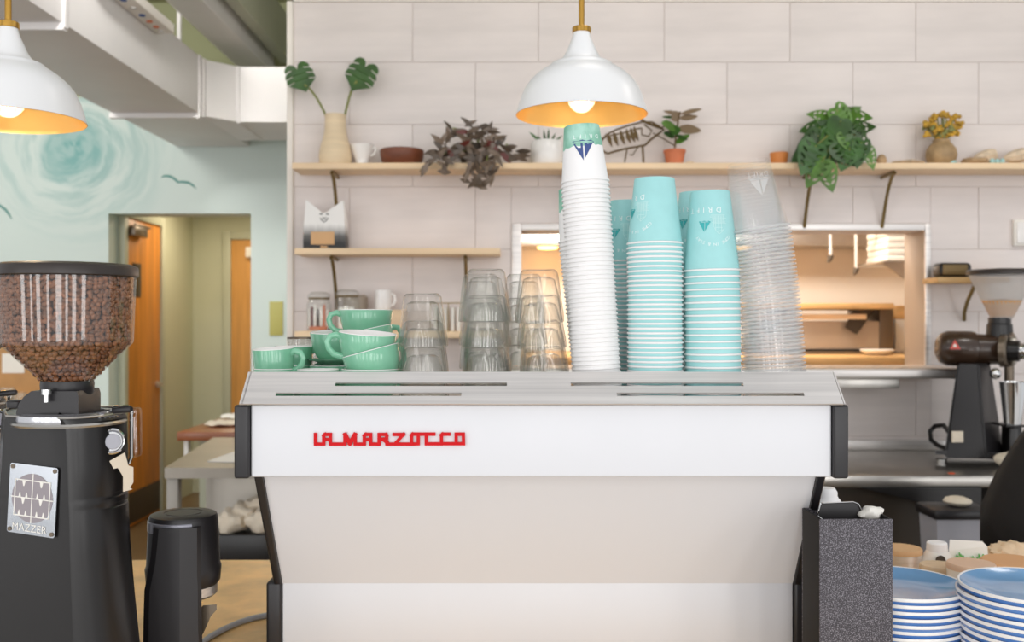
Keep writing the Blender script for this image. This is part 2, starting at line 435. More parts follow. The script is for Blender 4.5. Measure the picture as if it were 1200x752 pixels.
for r_ in range(-1, 8):
    z1 = Z(73 * r_, YW) - G / 2; z0 = z1 - TH + G
    z1 = min(z1, wtop)
    if z1 - z0 < .01: continue
    off = 483.5 - 147.4 * 2 if r_ % 2 == 0 else 557 - 147.4 * 3
    for k in range(0, 10):
        x0 = max(X(off + 147.4 * k, YW) + G / 2, wx0 + .03); x1 = X(off + 147.4 * (k + 1), YW) - G / 2
        if x1 > 3.2 or x1 - x0 < .02: continue
        if x1 <= hx0 or x0 >= hx1 or z1 <= hz0 or z0 >= hz1: tile(x0, x1, z0, z1); continue
        if x0 < hx0: tile(x0, hx0 - .001, z0, z1)
        if x1 > hx1: tile(hx1 + .001, x1, z0, z1)
        a, c = max(x0, hx0), min(x1, hx1)
        if z1 > hz1 + .01: tile(a, c, hz1 + .001, z1)
        if z0 < hz0 - .01: tile(a, c, z0, hz0 - .001)
struct('trim_1', MB().box(wx0, wx0 + .029, YW - .02, YW + .22, 0, wtop + .002, .003), M_trim)
struct('trim_2', MB().box(wx0 + .029, wx1, YW - .012, YW + .22, wtop + .001, wtop + .03, .003), M_trim)
# stainless frame of the pass-through (parts: two jambs, head)
fr = thing('service_hatch', 'brushed steel frame around the kitchen pass-through opening in the tiled wall', 'frame', (ox0, YW, oz0))
MB().box(ox0 - .046, ox0, YW - .014, YW + .2, oz0, oz1 + .032, .003).build('jamb', M_steel, fr)
MB().box(ox1, ox1 + .028, YW - .014, YW + .006, oz0, oz1 + .032, .003).build('jamb', M_steel, fr)
MB().box(ox1 - .001, ox1 + .004, YW - .0, YW + .24, oz0, oz1, .001).build('reveal', mat('tan_reveal', (186, 166, 146), .4), fr)
MB().box(ox0, ox1, YW - .014, YW + .005, oz1 - .001, oz1 + .032, .003).build('head', M_steel, fr)
sl = thing('pass_through_shelf', 'thick polished steel ledge under the kitchen pass-through', 'shelf', (1.0, 4.6, oz0 - .055))
zs = Z(431.5, 4.45)
MB().box(ox0 - .06, X(1139, 4.45), 4.45, YW - .004, zs - S(12.5, 4.45), zs, .012, seg=3).build('ledge', M_steel, sl)
MB().box(X(880, 4.5), X(1054, 4.5), 4.5, 4.78, Z(455, 4.5), zs - S(12.5, 4.45) + .001, .004).build('ticket_rail', M_steel2, sl)

# mint wall with the hallway opening
YM = 7.0
dx0, dx1, dzt = X(127, YM), X(294, YM), Z(250, YM)
w = MB()
w.box(-6, dx0, YM, YM + .23, 0, 3.75); w.box(dx1, -.55, YM, YM + .23, 0, 3.75); w.box(dx0, dx1, YM, YM + .23, dzt, 3.75)
wall_left = struct('wall_left', w, M_mintwall)
M_bird = mat('teal_paint', (96, 148, 140), .6)
def bird(pts, rs):
    m = MB(); m.tube([P(a, b_, YM - .001) for a, b_ in pts], rs, 8, flat=1)
    for v in m.bm.verts: v.co.y = YM - .002 + (v.co.y - YM) * .05
    return m
bird([(189, 208), (193, 206), (199, 206.5), (204, 209), (209, 213.5), (214, 213), (221, 214), (226, 217), (230, 221)], [.003, .008, .009, .009, .008, .009, .009, .008, .002]).build('painted_bird', M_bird, wall_left)
bird([(-14, 243), (-6, 240), (0, 241), (6, 245), (10, 250), (14, 257)], [.003, .008, .009, .009, .008, .002]).build('painted_bird', M_bird, wall_left)
# hallway beyond
YH = 8.85
struct('wall_hallway_left', MB().box(dx0 - .12, dx0, YM + .23, YH + .1, 0, 2.7), M_hall)
struct('wall_hallway_back', MB().box(dx0 - .12, -1.4, YH, YH + .1, 0, 2.7), M_hall)
struct('wall_hallway_right', MB().box(-1.6, -1.5, YM + .23, YH, 0, 2.7), M_hall)
struct('ceiling_hallway', MB().box(dx0 - .12, -1.5, YM + .23, YH + .1, 2.7, 2.78), M_hall)
def hdoor(name, fn, w0, w1, top, m, hand, closer, label_parts=True):
    """fn(u, d, z): u along the wall, d out of the wall"""
    def bx(u0, u1, d0, d1, z0, z1, bev=.004):
        mb = MB(); mb.box(u0, u1, d0, d1, z0, z1, bev)
        for v in mb.bm.verts: v.co = fn(*v.co)
        return mb
    d = bx(w0, w1, .004, .03, .01, top).build(name, m); d['kind'] = 'structure'
    f = bx(w0 - .07, w0, 0, .05, 0, top + .07); g = bx(w1, w1 + .07, 0, .05, 0, top + .07); h = bx(w0, w1, 0, .05, top, top + .07)
    for q in (f, g, h): q.build('door_frame', M_frame, d)
    hx = w1 - .07 if hand > 0 else w0 + .07
    hd = MB(); hd.lathe([(0, 0), (.028, 0), (.028, .012), (.01, .014), (.01, .05), (0, .05)], seg=14)
    hd.tube([(0, 0, .045), (-hand * .11, 0, .047)], .009)
    for v in hd.bm.verts: v.co = fn(hx + v.co.x, .03 + v.co.z, 1.02 + v.co.y)
    hd.build('door_handle', M_steel2, d)
    bx(w0 + .01, w1 - .01, .03, .034, .03, .26, .001).build('kick_plate', M_darkbrown, d)
    if closer:
        bx(w0 + .02, w0 + .28, .03, .09, top - .13, top - .06, .008).build('door_closer', M_leverg, d)
        bx(w0 + .1, w0 + .4, .05, .065, top - .055, top - .035).build('closer_arm', M_leverg, d)
    return d, bx
dl, bxl = hdoor('door_1', lambda u, d_, z: Vector((dx0 + d_, u, z)), 7.24, 7.94, Z(268, 7.94) + .02, M_door, 1, True)
bxl(7.36, 7.52, .03, .036, 1.7, 1.95, .001).build('door_sign', M_blackm, dl)
dr, bxr = hdoor('door_2', lambda u, d_, z: Vector((u, YH - d_, z)), X(272, YH), X(272, YH) + .78, Z(281, YH), M_door2, 1, False)
bxr(X(289, YH - .05), X(289, YH - .05) + .2, .03, .09, Z(302, YH), Z(290, YH), .006).build('door_closer', M_trim, dr)
sg = MB().box(X(316, YM), X(332, YM), YM - .012, YM, Z(393, YM), Z(353, YM), .002).build('wall_sign', M_brassign)
props(sg, 'small yellow-green plaque on the mint wall beside the hallway opening', 'sign')

# duct, beam and power strip
D0, D1, DB, DT = -2.35, -1.84, EYE + 1.22, EYE + 1.56
du = thing('ventilation_duct', 'white boxed air duct running under the ceiling to the mint wall', 'duct', (-2.1, 4, DB))
MB().box(D0, D1, 1.2, YM - .003, DB, DT, .006).build('trunk', M_ductw, du)
m = MB(); m.prism([(D1 - .02, 5.95), (D1, 5.95), (-1.677, 6.13), (-.7, 6.13), (-.7, 6.75), (D1 - .02, 6.75)], lambda a, b_, t: Vector((a, b_, t)), DB + .001, DT - .001)
m.build('branch', M_ductw, du)
for y in (4.1, 5.87):
    MB().box(D0 - .012, D1 + .006, y - .02, y + .02, DB - .03, DB + .002, .003).build('flange', M_ductw, du)
    MB().box(D1, D1 + .012, y - .02, y + .02, DB - .02, DT, .003).build('flange', M_ductw, du)
MB().box(-1.69, -1.67, 6.115, 6.14, DB - .01, DT, .002).build('flange', M_ductw, du)
MB().box(-1.69, -1.67, 6.14, 6.7, DB - .012, DB + .002, .002).build('flange', M_ductw, du)
MB().box(D1, D1 + .014, 5.93, 5.96, DB - .01, DT, .002).build('flange', M_ductw, du)
struct('ceiling_beam', MB().box(-1.84, -1.64, 2.0, 6.9, 3.22, 3.5, .006), M_ductw)
struct('ceiling_beam.001', MB().box(-1.6, -1.52, 2.0, 6.9, 3.3, 3.6, .006), M_frame)
for y in (4.4, 5.6):
    MB().box(D1 - .04, D1 - .02, y, y + .02, DT - .005, 3.75).build('hanger', M_ductw, du)
ps = thing('power_strip', 'white power strip with coloured dots fixed along the top edge of the duct', 'power strip', (-1.79, 4.85, 3.0))
MB().box(-1.838, -1.74, 4.3, 5.15, 3.0, 3.05, .006).build('housing', M_trim, ps)
for k, (y, mm) in enumerate(((5.1, M_steel2), (5.02, M_terra), (4.93, M_terra), (4.83, M_bluedot), (4.72, M_steel2), (4.6, M_bluedot))):
    MB().lathe([(0, -.006), (.014, -.006), (.016, 0), (.016, .004), (0, .004)], (-1.79, y, 3.0), 14).build('socket', mm, ps)

# ------------------------------------------------------------------ kitchen beyond the pass-through
struct('wall_kitchen_back', MB().box(-.4, 4.2, 7.2, 7.3, 0, 3.0), M_cream)
struct('wall_kitchen_left', MB().box(-.5, -.4, 5.03, 7.3, 0, 3.0), M_cream)
struct('wall_kitchen_right', MB().box(3.6, 3.7, 5.03, 7.3, 0, 3.0), M_cream)
struct('ceiling_kitchen', MB().box(-.5, 3.7, 5.03, 7.3, 3.0, 3.05), M_cream)
yh = 6.5
hood = thing('range_hood', 'warm lit steel hood high in the kitchen behind the pass-through', 'hood', (1.2, yh, Z(282, yh)))
m = MB(); zh = Z(283, yh)
m.prism([(yh + .3, zh), (yh + .3, zh + .04), (yh + .5, zh + .5), (7.19, zh + .5), (7.19, zh)], lambda a, b_, t: Vector((t, a, b_)), -.2, 2.62)
m.build('canopy', M_steel2, hood)
for x in (.25, 1.02, 1.6):
    MB().lathe([(0, -.012), (.06, -.012), (.075, 0), (0, 0)], (x, yh + .5, zh), 20).build('hood_lamp', mat('hood_lamp_glow', (255, 200, 120), .5, emit=((255, 196, 110), 7)), hood)
ur = MB().tube([(-.4, 6.1, Z(268, 6.1)), (3.6, 6.1, Z(268, 6.1))], .012)
props(ur.build('utensil_rail', M_steel2), 'steel utensil rail spanning the kitchen just above the hatch', 'rail')
def hang(px, py, yy, name, label, cat):
    t = thing(name, label, cat, (X(px, yy), yy, Z(py, yy)))
    MB().tube([P(px, 268, yy), P(px + .5, py - 6, yy)], .009).build('rod', M_trim, t)
    MB().tube([P(px + .5, py - 8, yy), P(px - 1, py - 3, yy), P(px - 3, py, yy)], [.02, .016, .008]).build('hook', M_leverg, t)
hang(973, 307, 6.1, 'ladle', 'white handled ladle hanging in the kitchen window, the shorter one', 'ladle')
hang(1003, 322, 6.1, 'skimmer', 'thin long skimmer hanging in the kitchen window, right of the ladle', 'skimmer')
# right: wall shelf with a stack of white trays
ks = thing('kitchen_wall_shelf', 'small steel bracket shelf at the right inside the kitchen window', 'shelf', (2.45, 6.0, 1.8))
MB().box(X(1028, 6), 2.9, 5.9, 6.4, Z(309, 6), Z(306, 6), .003).build('shelf_board', M_steel2, ks)
m = MB(); m.prism([(X(1028, 6), Z(309, 6)), (2.9, Z(309, 6)), (2.9, Z(355, 6)), (X(1060, 6), Z(331, 6))], lambda a, b_, t: Vector((a, t, b_)), 5.92, 5.94); m.build('bracket', M_steel2, ks)
for k in range(5):
    q = MB().box(X(1036, 6) + .005 * (k % 2), 2.75, 5.95, 6.3, Z(306, 6) + .001 + k * .037, Z(306, 6) + .035 + k * .037, .008).build('food_tray', M_paper)
    props(q, ['lowest', 'second', 'middle', 'fourth', 'topmost'][k] + ' white food tray in the stack on the kitchen bracket shelf', 'tray', 'white trays stacked in the kitchen')
kc = thing('kitchen_counter', 'wood topped kitchen counter just behind the pass-through', 'counter', (1.4, 6.0, 0))
MB().box(-.3, 3.4, 5.7, 6.9, Z(418, 5.7) - .05, Z(418, 5.7), .006).build('counter_top', M_kwood, kc)
MB().box(-.2, 3.3, 5.8, 6.9, .0, Z(418, 5.7) - .05).build('counter_body', M_steel2, kc)
oven = thing('kitchen_oven', 'grey steel oven block standing on the kitchen counter', 'oven', (1.9, 6.5, Z(418, 5.7)))
zc = Z(418, 5.7)
MB().box(X(905, 6.2), X(1031, 6.2), 6.2, 6.8, zc + .001, Z(376, 6.2), .01).build('housing', mat('warm_grey_steel', (190, 176, 160), .4, .3), oven)
MB().box(X(1031, 6.2), X(1047, 6.2), 6.2, 6.8, zc + .001, Z(362, 6.2), .006).build('side_panel', M_leverg, oven)
MB().box(X(915, 6.19), X(1026, 6.19), 6.188, 6.2, Z(412, 6.19), Z(409, 6.19)).build('door_gap', M_dark, oven)
kb = thing('kitchen_pass_shelf', 'long wooden shelf over the oven in the kitchen', 'shelf', (1.6, 6.3, Z(363, 6.1)))
MB().box(X(840, 6.1), X(1048, 6.1), 6.1, 6.9, Z(362, 6.1), Z(355, 6.1), .004).build('shelf_board', M_kwood, kb)
MB().box(X(840, 6.15), X(1016, 6.15), 6.15, 6.5, Z(374, 6.15), Z(368, 6.15), .004).build('lower_rail', M_shelf, kb)
for px in (1000, 900):
    m = MB(); m.prism([(px, 363), (px + 25, 363), (px + 4, 392), (px - 10, 384), (px - 6, 374)], lambda a, b_, t: P(a, b_, t), 6.16, 6.19); m.build('bracket', M_darkbrown, kb)
bx = MB().box(X(1049, 6.3), X(1075, 6.3), 6.3, 6.7, zc + .001, Z(374, 6.3), .01).build('white_container', M_paper); props(bx, 'tall white container beside the oven in the kitchen', 'container')
bx = MB().box(X(1049, 6.3), X(1075, 6.3), 6.3, 6.7, Z(374, 6.3) + .001, Z(358, 6.3), .01).build('wooden_crate', M_kwood); props(bx, 'small wooden crate on the white container in the kitchen', 'crate')
m = MB().lathe([(0, 0), (.06, 0), (.1, .03), (.098, .034), (0, .01)], (X(1028, 5.95), 5.95, zc + .001), 20).build('serving_bowl', M_paper); props(m, 'shallow white bowl on the kitchen counter', 'bowl')
# ------------------------------------------------------------------ wall shelves
def wall_shelf(name, label, x0, x1, py_top, py_bot, brackets, y0=4.6):
    t = thing(name, label, 'shelf', ((x0 + x1) / 2, 4.7, Z(py_top, y0)))
    zt, zb = Z(py_top, y0), Z(py_bot, y0)
    MB().box(x0, x1, y0, YW - .003, zb, zt, .003).build('shelf_board', M_shelf, t)
    for bx_ in brackets:
        pts = [(bx_, YW - .006, zb - .012), (bx_, y0 + .04, zb - .009)]
        for k in range(9):
            u = k / 8
            pts.append((bx_, y0 + .03 + (YW - .012 - y0 - .03) * (u ** .8), zb - .012 - .24 * (u ** 1.5)))
        MB().tube(pts, .0085, 8).build('bracket', M_bronze, t)
    return t, zt
SH1, z1 = wall_shelf('wall_shelf', 'long pale wood shelf, uppermost on the tiled wall, lined with plants', X(342, 4.6), 3.2, 190.5, 198, (X(392, 4.7), 1.402, 1.775, .25, 2.9))
SH2, z2 = wall_shelf('wall_shelf', 'short pale wood shelf carrying only the coffee bag', X(345, 4.6), X(586, 4.6), 290.6, 298, (X(391, 4.7), X(546, 4.7)))
SH3, z3 = wall_shelf('wall_shelf', 'lowest pale wood shelf on the tiled wall, holding glass jars', X(345, 4.6), X(590, 4.6), 388, 396, (X(391, 4.7), X(546, 4.7)))
YS = 4.7
# vase with two split leaves
v = MB(); s = S(1, YS); cxv = X(393, YS)
prof = [(0, 0), (17.5, 0), (18.6, 3), (19, 9), (18.6, 16), (17, 24), (14.6, 32), (13, 39), (12.4, 47), (12.2, 55), (12.6, 59.5), (12, 60), (11.2, 59), (11, 50), (10, 44), (0, 43)]
v.lathe([(a * s, b_ * s) for a, b_ in prof], (cxv, YS, z1), 36, rfn=lambda r_, z, a: r_ * (1 + .012 * math.sin(z * 420)))
props(v.build('stoneware_vase', M_vase), 'tall cream stoneware vase with faint ribs at the left end of the top shelf', 'vase')

def split_leaf(n_slit=4, w=1.0, holes=False):
    """outline of a heart-shaped split leaf, tip at (0,-1), stem joins at (0,.55)"""
    right = [(.0, .42), (.1, .66), (.3, .8), (.52, .78), (.72, .62)]
    y = .5
    for k in range(n_slit):
        yy = .5 - k * 1.05 / n_slit
        wd = .86 * math.cos((yy + .05) * .95) * w
        right += [(wd, yy), (wd * 1.02, yy - .11), (.42 * wd + .08, yy - .04), (.42 * wd + .06, yy - .08), (wd * .98, yy - .17)]
    right += [(.22, -.8), (0, -1)]
    return right + [(-a, b_) for a, b_ in right[-2:0:-1]]
def leaf_part(parent, outline, c, ax, up, size, m, holes=(), curl=.12, thick=.0012, name='leaf', stem=None):
    """flat outline bent into a shallow bowl, placed at c with its length along `up` and facing `ax`"""
    up = Vector(up).normalized(); n = Vector(ax).normalized(); n = (n - up * n.dot(up)).normalized(); sd = up.cross(n)
    mb = MB()
    mb.prism(outline, lambda a, b_, t: Vector(c) + sd * (a * size) + up * (b_ * size) + n * (t - curl * size * (a * a + .5 * b_ * b_)), 0, thick, holes)
    return mb.build(name, m, parent, angle=60)
ml = thing('monstera_cutting', 'monstera leaf on a curved stem, the smaller one leaning left from the cream vase', 'leaf', P(382, 132, YS))
c1 = P(351.5, 89, 4.68)
leaf_part(ml, split_leaf(3), c1, (.15, -1, .25), (-.38, 0, .92), S(20, YS) * 1.0, M_leaf)
MB().tube([P(386, 148, YS), P(380, 131, YS), P(372, 116, YS), P(364, 105, YS), c1 + Vector((.02, .004, -.04))], .006, 6).build('stem', M_stem, ml)
m2 = thing('monstera_cutting', 'monstera leaf on a straight stem, the larger one above the right of the cream vase', 'leaf', P(405, 132, YS))
c2 = P(423, 87, 4.68)
leaf_part(m2, [(-a, -b_) for a, b_ in split_leaf(3)], c2, (-.1, -1, .2), (-.5, 0, -.86), S(22.5, YS), M_leaf)
MB().tube([P(402, 148, YS), P(405, 131, YS), P(409, 115, YS), P(413, 103, YS), c2 + Vector((-.02, .004, -.03))], .006, 6).build('stem', M_stem, m2)
# dripper
d = thing('coffee_dripper', 'small white ribbed coffee dripper with a loop handle beside the vase', 'coffee dripper', P(424.5, 190.5, YS)); d.location.z = z1; ORG[d].z = z1
o = ORG[d]
MB().lathe([(0, 0), (12 * s, 0), (12.5 * s, 1.2 * s), (7.5 * s, 2 * s), (7.2 * s, 3 * s), (8.5 * s, 8 * s), (13.4 * s, 23 * s), (13.8 * s, 24.5 * s), (12.6 * s, 24.5 * s), (6 * s, 5 * s), (0, 4 * s)], o, 30).build('cone', M_gwhite, d)
MB().tube([o + Vector((a * s, 0, b_ * s)) for a, b_ in ((11.5, 20), (14.5, 22), (16, 19), (15, 15), (12, 12.5), (10, 12))], .006, 8).build('handle', M_gwhite, d)
# wooden bowl
bw = MB().lathe([(0, 0), (20 * s, 0), (23 * s, 3 * s), (25.5 * s, 12 * s), (26 * s, 17.5 * s), (25 * s, 18.5 * s), (23.8 * s, 17 * s), (22 * s, 7 * s), (0, 4 * s)], (X(471, YS), YS, z1), 36).build('wooden_bowl', M_bowl)
props(bw, 'dark reddish brown wooden bowl on the top shelf beside the trailing plant', 'bowl')
# trailing purple plant
pl = thing('trailing_plant', 'trailing plant with striped purple-brown leaves spilling over the top shelf', 'plant', (X(560, YS), YS, z1))
MB().lathe([(0, 0), (15 * s, 0), (19 * s, 22 * s), (20 * s, 24 * s), (18 * s, 23 * s), (0, 21 * s)], (X(556, YS), YS, z1), 24).build('pot', M_darkbrown, pl)
lf = [(0, .55), (.07, .38), (.15, .12), (.165, -.05), (.12, -.28), (0, -.5), (-.12, -.28), (-.165, -.05), (-.15, .12), (-.07, .38)]
rnd = random.Random(3)
lshape = [None, None]
def trail_leaf(px, py, yy, dirpx, size, red=False):
    i = 1 if red else 0
    if lshape[i] is None:
        mb = MB()
        mb.prism(lf, lambda a, b_, t: Vector((a, t - .35 * a * a * 2 + .25 * b_ * b_, b_)), 0, .012); lshape[i] = mb.build('leaf', M_leafr if red else M_leafp, pl, local=True, angle=60); q = lshape[i]
    else:
        q = lshape[i].copy(); COL.objects.link(q)
    q.location = P(px, py, yy) - ORG[pl]
    a = math.atan2(dirpx[0], dirpx[1])
    q.rotation_euler = (Matrix.Rotation(a + rnd.uniform(-.35, .35), 3, 'Y') @ Matrix.Rotation(rnd.uniform(-.7, .7), 3, 'Z') @ Matrix.Rotation(rnd.uniform(-.8, .5), 3, 'X')).to_euler()
    q.scale = (size,) * 3
strands = [  # px path of each hanging or arching stem
    ([(560, 168), (556, 152), (548, 143)], 6), ([(560, 168), (566, 150), (575, 150), (580, 160)], 8),
    ([(552, 170), (535, 155), (522, 160), (514, 172)], 9), ([(556, 170), (543, 152), (530, 150)], 6),
    ([(565, 170), (575, 163), (580, 180), (578, 196), (574, 208), (562, 220)], 15), ([(560, 172), (563, 180), (560, 196), (562, 210), (556, 219)], 14),
    ([(556, 172), (551, 182), (549, 198), (545, 212)], 11), ([(566, 168), (573, 172), (570, 192), (575, 206)], 12),
    ([(550, 172), (525, 178), (510, 184), (503, 192), (496, 200)], 10), ([(552, 174), (530, 182), (522, 192), (520, 202)], 9),
    ([(570, 170), (585, 176), (592, 186), (600, 188), (612, 184), (617, 178)], 8), ([(570, 172), (592, 180), (594, 168)], 4),
    ([(545, 172), (518, 182), (502, 180)], 7), ([(555, 170), (545, 165), (538, 172), (531, 184)], 9), ([(562, 168), (585, 168), (586, 160)], 5),
]
for path, n in strands:
    over = max(p[1] for p in path) > 192
    def at(u):
        f_ = u * (len(path) - 1); i = min(int(f_), len(path) - 2); t = f_ - i
        return (path[i][0] + (path[i + 1][0] - path[i][0]) * t, path[i][1] + (path[i + 1][1] - path[i][1]) * t)
    depth = lambda u: (4.64 - .08 * min(1, u * 2)) if over else 4.64 - .03 * u
    MB().tube([P(*at(k / 10), depth(k / 10) + .01) for k in range(11)], .004, 5).build('stem', M_stem, pl)
    for k in range(n):
        u = .15 + .85 * (k + .5) / n; x_, y_ = at(u); x2, y2 = at(min(1, u + .1)); 
        dv = (x2 - x_ + .01 + rnd.uniform(-9, 9), -(y2 - y_) + rnd.uniform(-6, 6))
        dx_ = rnd.uniform(-6, 6) if k % 2 else 0
        trail_leaf(x_ + dx_, min(y_ + rnd.uniform(-3, 3), 188) if not over and y_ > 186 else y_ + rnd.uniform(-3, 3), depth(u) - rnd.uniform(0, .035), dv, S(rnd.uniform(15, 21), YS), k in (2,) and rnd.random() < .55)
# white pot plant behind the lamp
wp = thing('potted_plant', 'low white round pot with dark blade leaves behind the pendant lamp', 'potted plant', (X(641, YS), YS, z1))
MB().lathe([(0, 0), (17 * s, 0), (19 * s, 3 * s), (19.6 * s, 14 * s), (19 * s, 25 * s), (17 * s, 29 * s), (15.5 * s, 28.5 * s), (15 * s, 26 * s), (0, 26 * s)], ORG[wp], 32).build('pot', M_gwhite, wp)
for k, (a, l, tilt) in enumerate(((-1.2, 22, .9), (-.4, 17, .35), (.2, 18, .2), (.7, 15, .7), (1.4, 17, .9), (2.4, 16, .6), (-2.4, 18, .7))):
    dirv = Vector((math.sin(a) * math.sin(tilt), -math.cos(a) * math.sin(tilt), math.cos(tilt)))
    leaf_part(wp, [(-.04, 0), (.04, 0), (.09, .4), (.06, .75), (0, 1), (-.06, .75), (-.09, .4)], ORG[wp] + Vector((math.sin(a) * .02, -math.cos(a) * .02, 25 * s)), (0, -1, .1) if abs(dirv.y) < .8 else (1, 0, .2), dirv, l * s, M_leafd, curl=.2)
# wire fish sculpture
fs_ = thing('wire_fish', 'brown wire fish skeleton sculpture standing on thin legs', 'sculpture', (X(740, 4.69), 4.69, z1))
def fw(pts, r_=.0045, name='wire', rs=None): MB().tube([P(a, b_, 4.69) for a, b_ in pts], rs or r_, 6).build(name, M_wire, fs_)
fw([(703, 168), (710, 158), (722, 152), (737, 147), (752, 143), (764, 143)], name='back_outline')
fw([(764, 143), (775, 150), (780, 147)], .005, 'nose'); fw([(750, 139), (758, 144), (768, 148), (778, 152), (770, 158), (762, 164), (756, 170)], .006, 'jaw')
fw([(702, 174), (712, 180), (722, 177), (734, 174), (746, 172), (756, 170)], .0055, 'belly_outline')
fw([(704, 163), (718, 158), (730, 156), (742, 152), (752, 150)], .004, 'spine')
for k, x_ in enumerate((713, 720, 728, 735, 740, 744)):
    fw([(x_ - 1, 156 - k * 1.6), (x_ + 1, 163 - k * .8), (x_ + 4, 172 - k * 1.5)], name='rib', rs=[.003, .012, .003])
fw([(755, 146), (764, 153), (760, 160), (752, 158), (752, 150)], .004, 'gill')
fw([(735, 174), (732, 190)], .004, 'leg'); fw([(753, 171), (754, 190.2)], .006, 'leg')
fw([(748, 172), (741, 182), (738, 181)], .003, 'fin'); fw([(765, 156), (780, 164), (790, 170)], .003, 'fin')
# rubber plant
rp = thing('potted_rubber_plant', 'young plant with broad green and bronze leaves in a terracotta pot', 'potted plant', (X(790.5, YS), YS, z1))
MB().lathe([(0, 0), (9.5 * s, 0), (12.2 * s, 15 * s), (13 * s, 15.3 * s), (13.2 * s, 18.5 * s), (12 * s, 18.5 * s), (11 * s, 15 * s), (0, 15 * s)], ORG[rp], 28).build('pot', M_terra, rp)
MB().tube([P(790.5, 176, YS), P(791.5, 165, YS), P(793, 152, YS), P(795, 140, YS), P(797, 131, YS)], .005, 6).build('stem', M_stemb, rp)
ov = [(0, 0), (.16, .12), (.27, .35), (.26, .6), (.14, .86), (0, 1), (-.14, .86), (-.26, .6), (-.27, .35), (-.16, .12)]
for x0_, y0_, x1_, y1_, wd, mm, yy in ((793, 150, 776, 143, 1.5, M_leaf2, 4.66), (793, 152, 779, 158, 1.1, M_leafo, 4.72), (791, 160, 778, 155, 1.2, M_leaf, 4.67), (791, 168, 808, 157, .9, M_leaf2, 4.67),
                              (794, 150, 822, 152, 1.0, M_leafo, 4.66), (796, 139, 818, 135, .8, M_leafo, 4.7), (797, 134, 823, 126, .45, M_leafo, 4.7), (795, 138, 776, 136, .5, M_leafd, 4.7),
                              (796, 134, 777, 129, .6, M_leafo, 4.72), (795, 142, 789, 130, 2.0, M_leafo, 4.68), (792, 158, 806, 163, .7, M_leaf, 4.66), (793, 147, 789, 158, 1.4, M_leaf, 4.66)):
    a, b_ = P(x0_, y0_, YS), P(x1_, y1_, yy); L = (b_ - a).length
    leaf_part(rp, [(p * wd, q) for p, q in ov], a, (0, -1, .7), b_ - a, L, mm, curl=.15)
# little things along the right of the shelf
def pebble(name, label, cat, px, w_, h_, m_, yy=4.66, seed=0, group=None):
    mb = MB(); mb.ball((0, 0, 0), (S(w_ / 2, yy), S(w_ / 2.6, yy), S(h_ / 2, yy)), 14, 8); rr = random.Random(seed)
    ph = [rr.uniform(0, 6) for _ in range(4)]
    for q in mb.bm.verts: q.co *= 1 + .1 * math.sin(q.co.x * 90 + ph[0]) + .08 * math.sin(q.co.z * 120 + ph[1])
    lo = min(q.co.z for q in mb.bm.verts)
    for q in mb.bm.verts: q.co += Vector((X(px, yy), yy, z1 - lo))
    return props(mb.build(name, m_), label, cat, group)
pebble('pale_pebble', 'flat pale pebble right of the terracotta pot', 'pebble', 808, 12, 4, M_shell, seed=1)
ob = MB().lathe([(0, 0), (7 * s, 0), (9.5 * s, 5 * s), (11 * s, 15 * s), (10 * s, 15.5 * s), (8 * s, 6 * s), (0, 4 * s)], (X(913, YS), YS, z1), 26)
props(ob.build('orange_cup', M_obowl), 'small plain orange clay cup behind the clear plastic cups on the top shelf', 'cup')
# swiss cheese plant
ap = thing('hanging_monstera', 'bushy green plant with big holed leaves hanging over the top shelf', 'potted plant', (X(985, YS), YS, z1))
MB().lathe([(0, 0), (14 * s, 0), (17 * s, 18 * s), (17.5 * s, 26 * s), (16 * s, 26 * s), (15 * s, 22 * s), (0, 22 * s)], ORG[ap], 26).build('pot', mat('grey_pot', (158, 164, 158), .6), ap)
ho = [(0, .1), (.2, .22), (.42, .2), (.56, .02), (.56, -.25), (.42, -.55), (.2, -.82), (0, -1.0), (-.2, -.82), (-.42, -.55), (-.56, -.25), (-.56, .02), (-.42, .2), (-.2, .22)]
def hole(a, b_, ra, rb, t):
    return [(a + ra * math.cos(k * PI / 4) * math.cos(t) - rb * math.sin(k * PI / 4) * math.sin(t), b_ + ra * math.cos(k * PI / 4) * math.sin(t) + rb * math.sin(k * PI / 4) * math.cos(t)) for k in range(8)]
hs = [hole(s1 * a, b_, .13, .05, s1 * .5) for s1 in (1, -1) for a, b_ in ((.28, .02), (.3, -.2), (.26, -.42), (.16, -.62))]
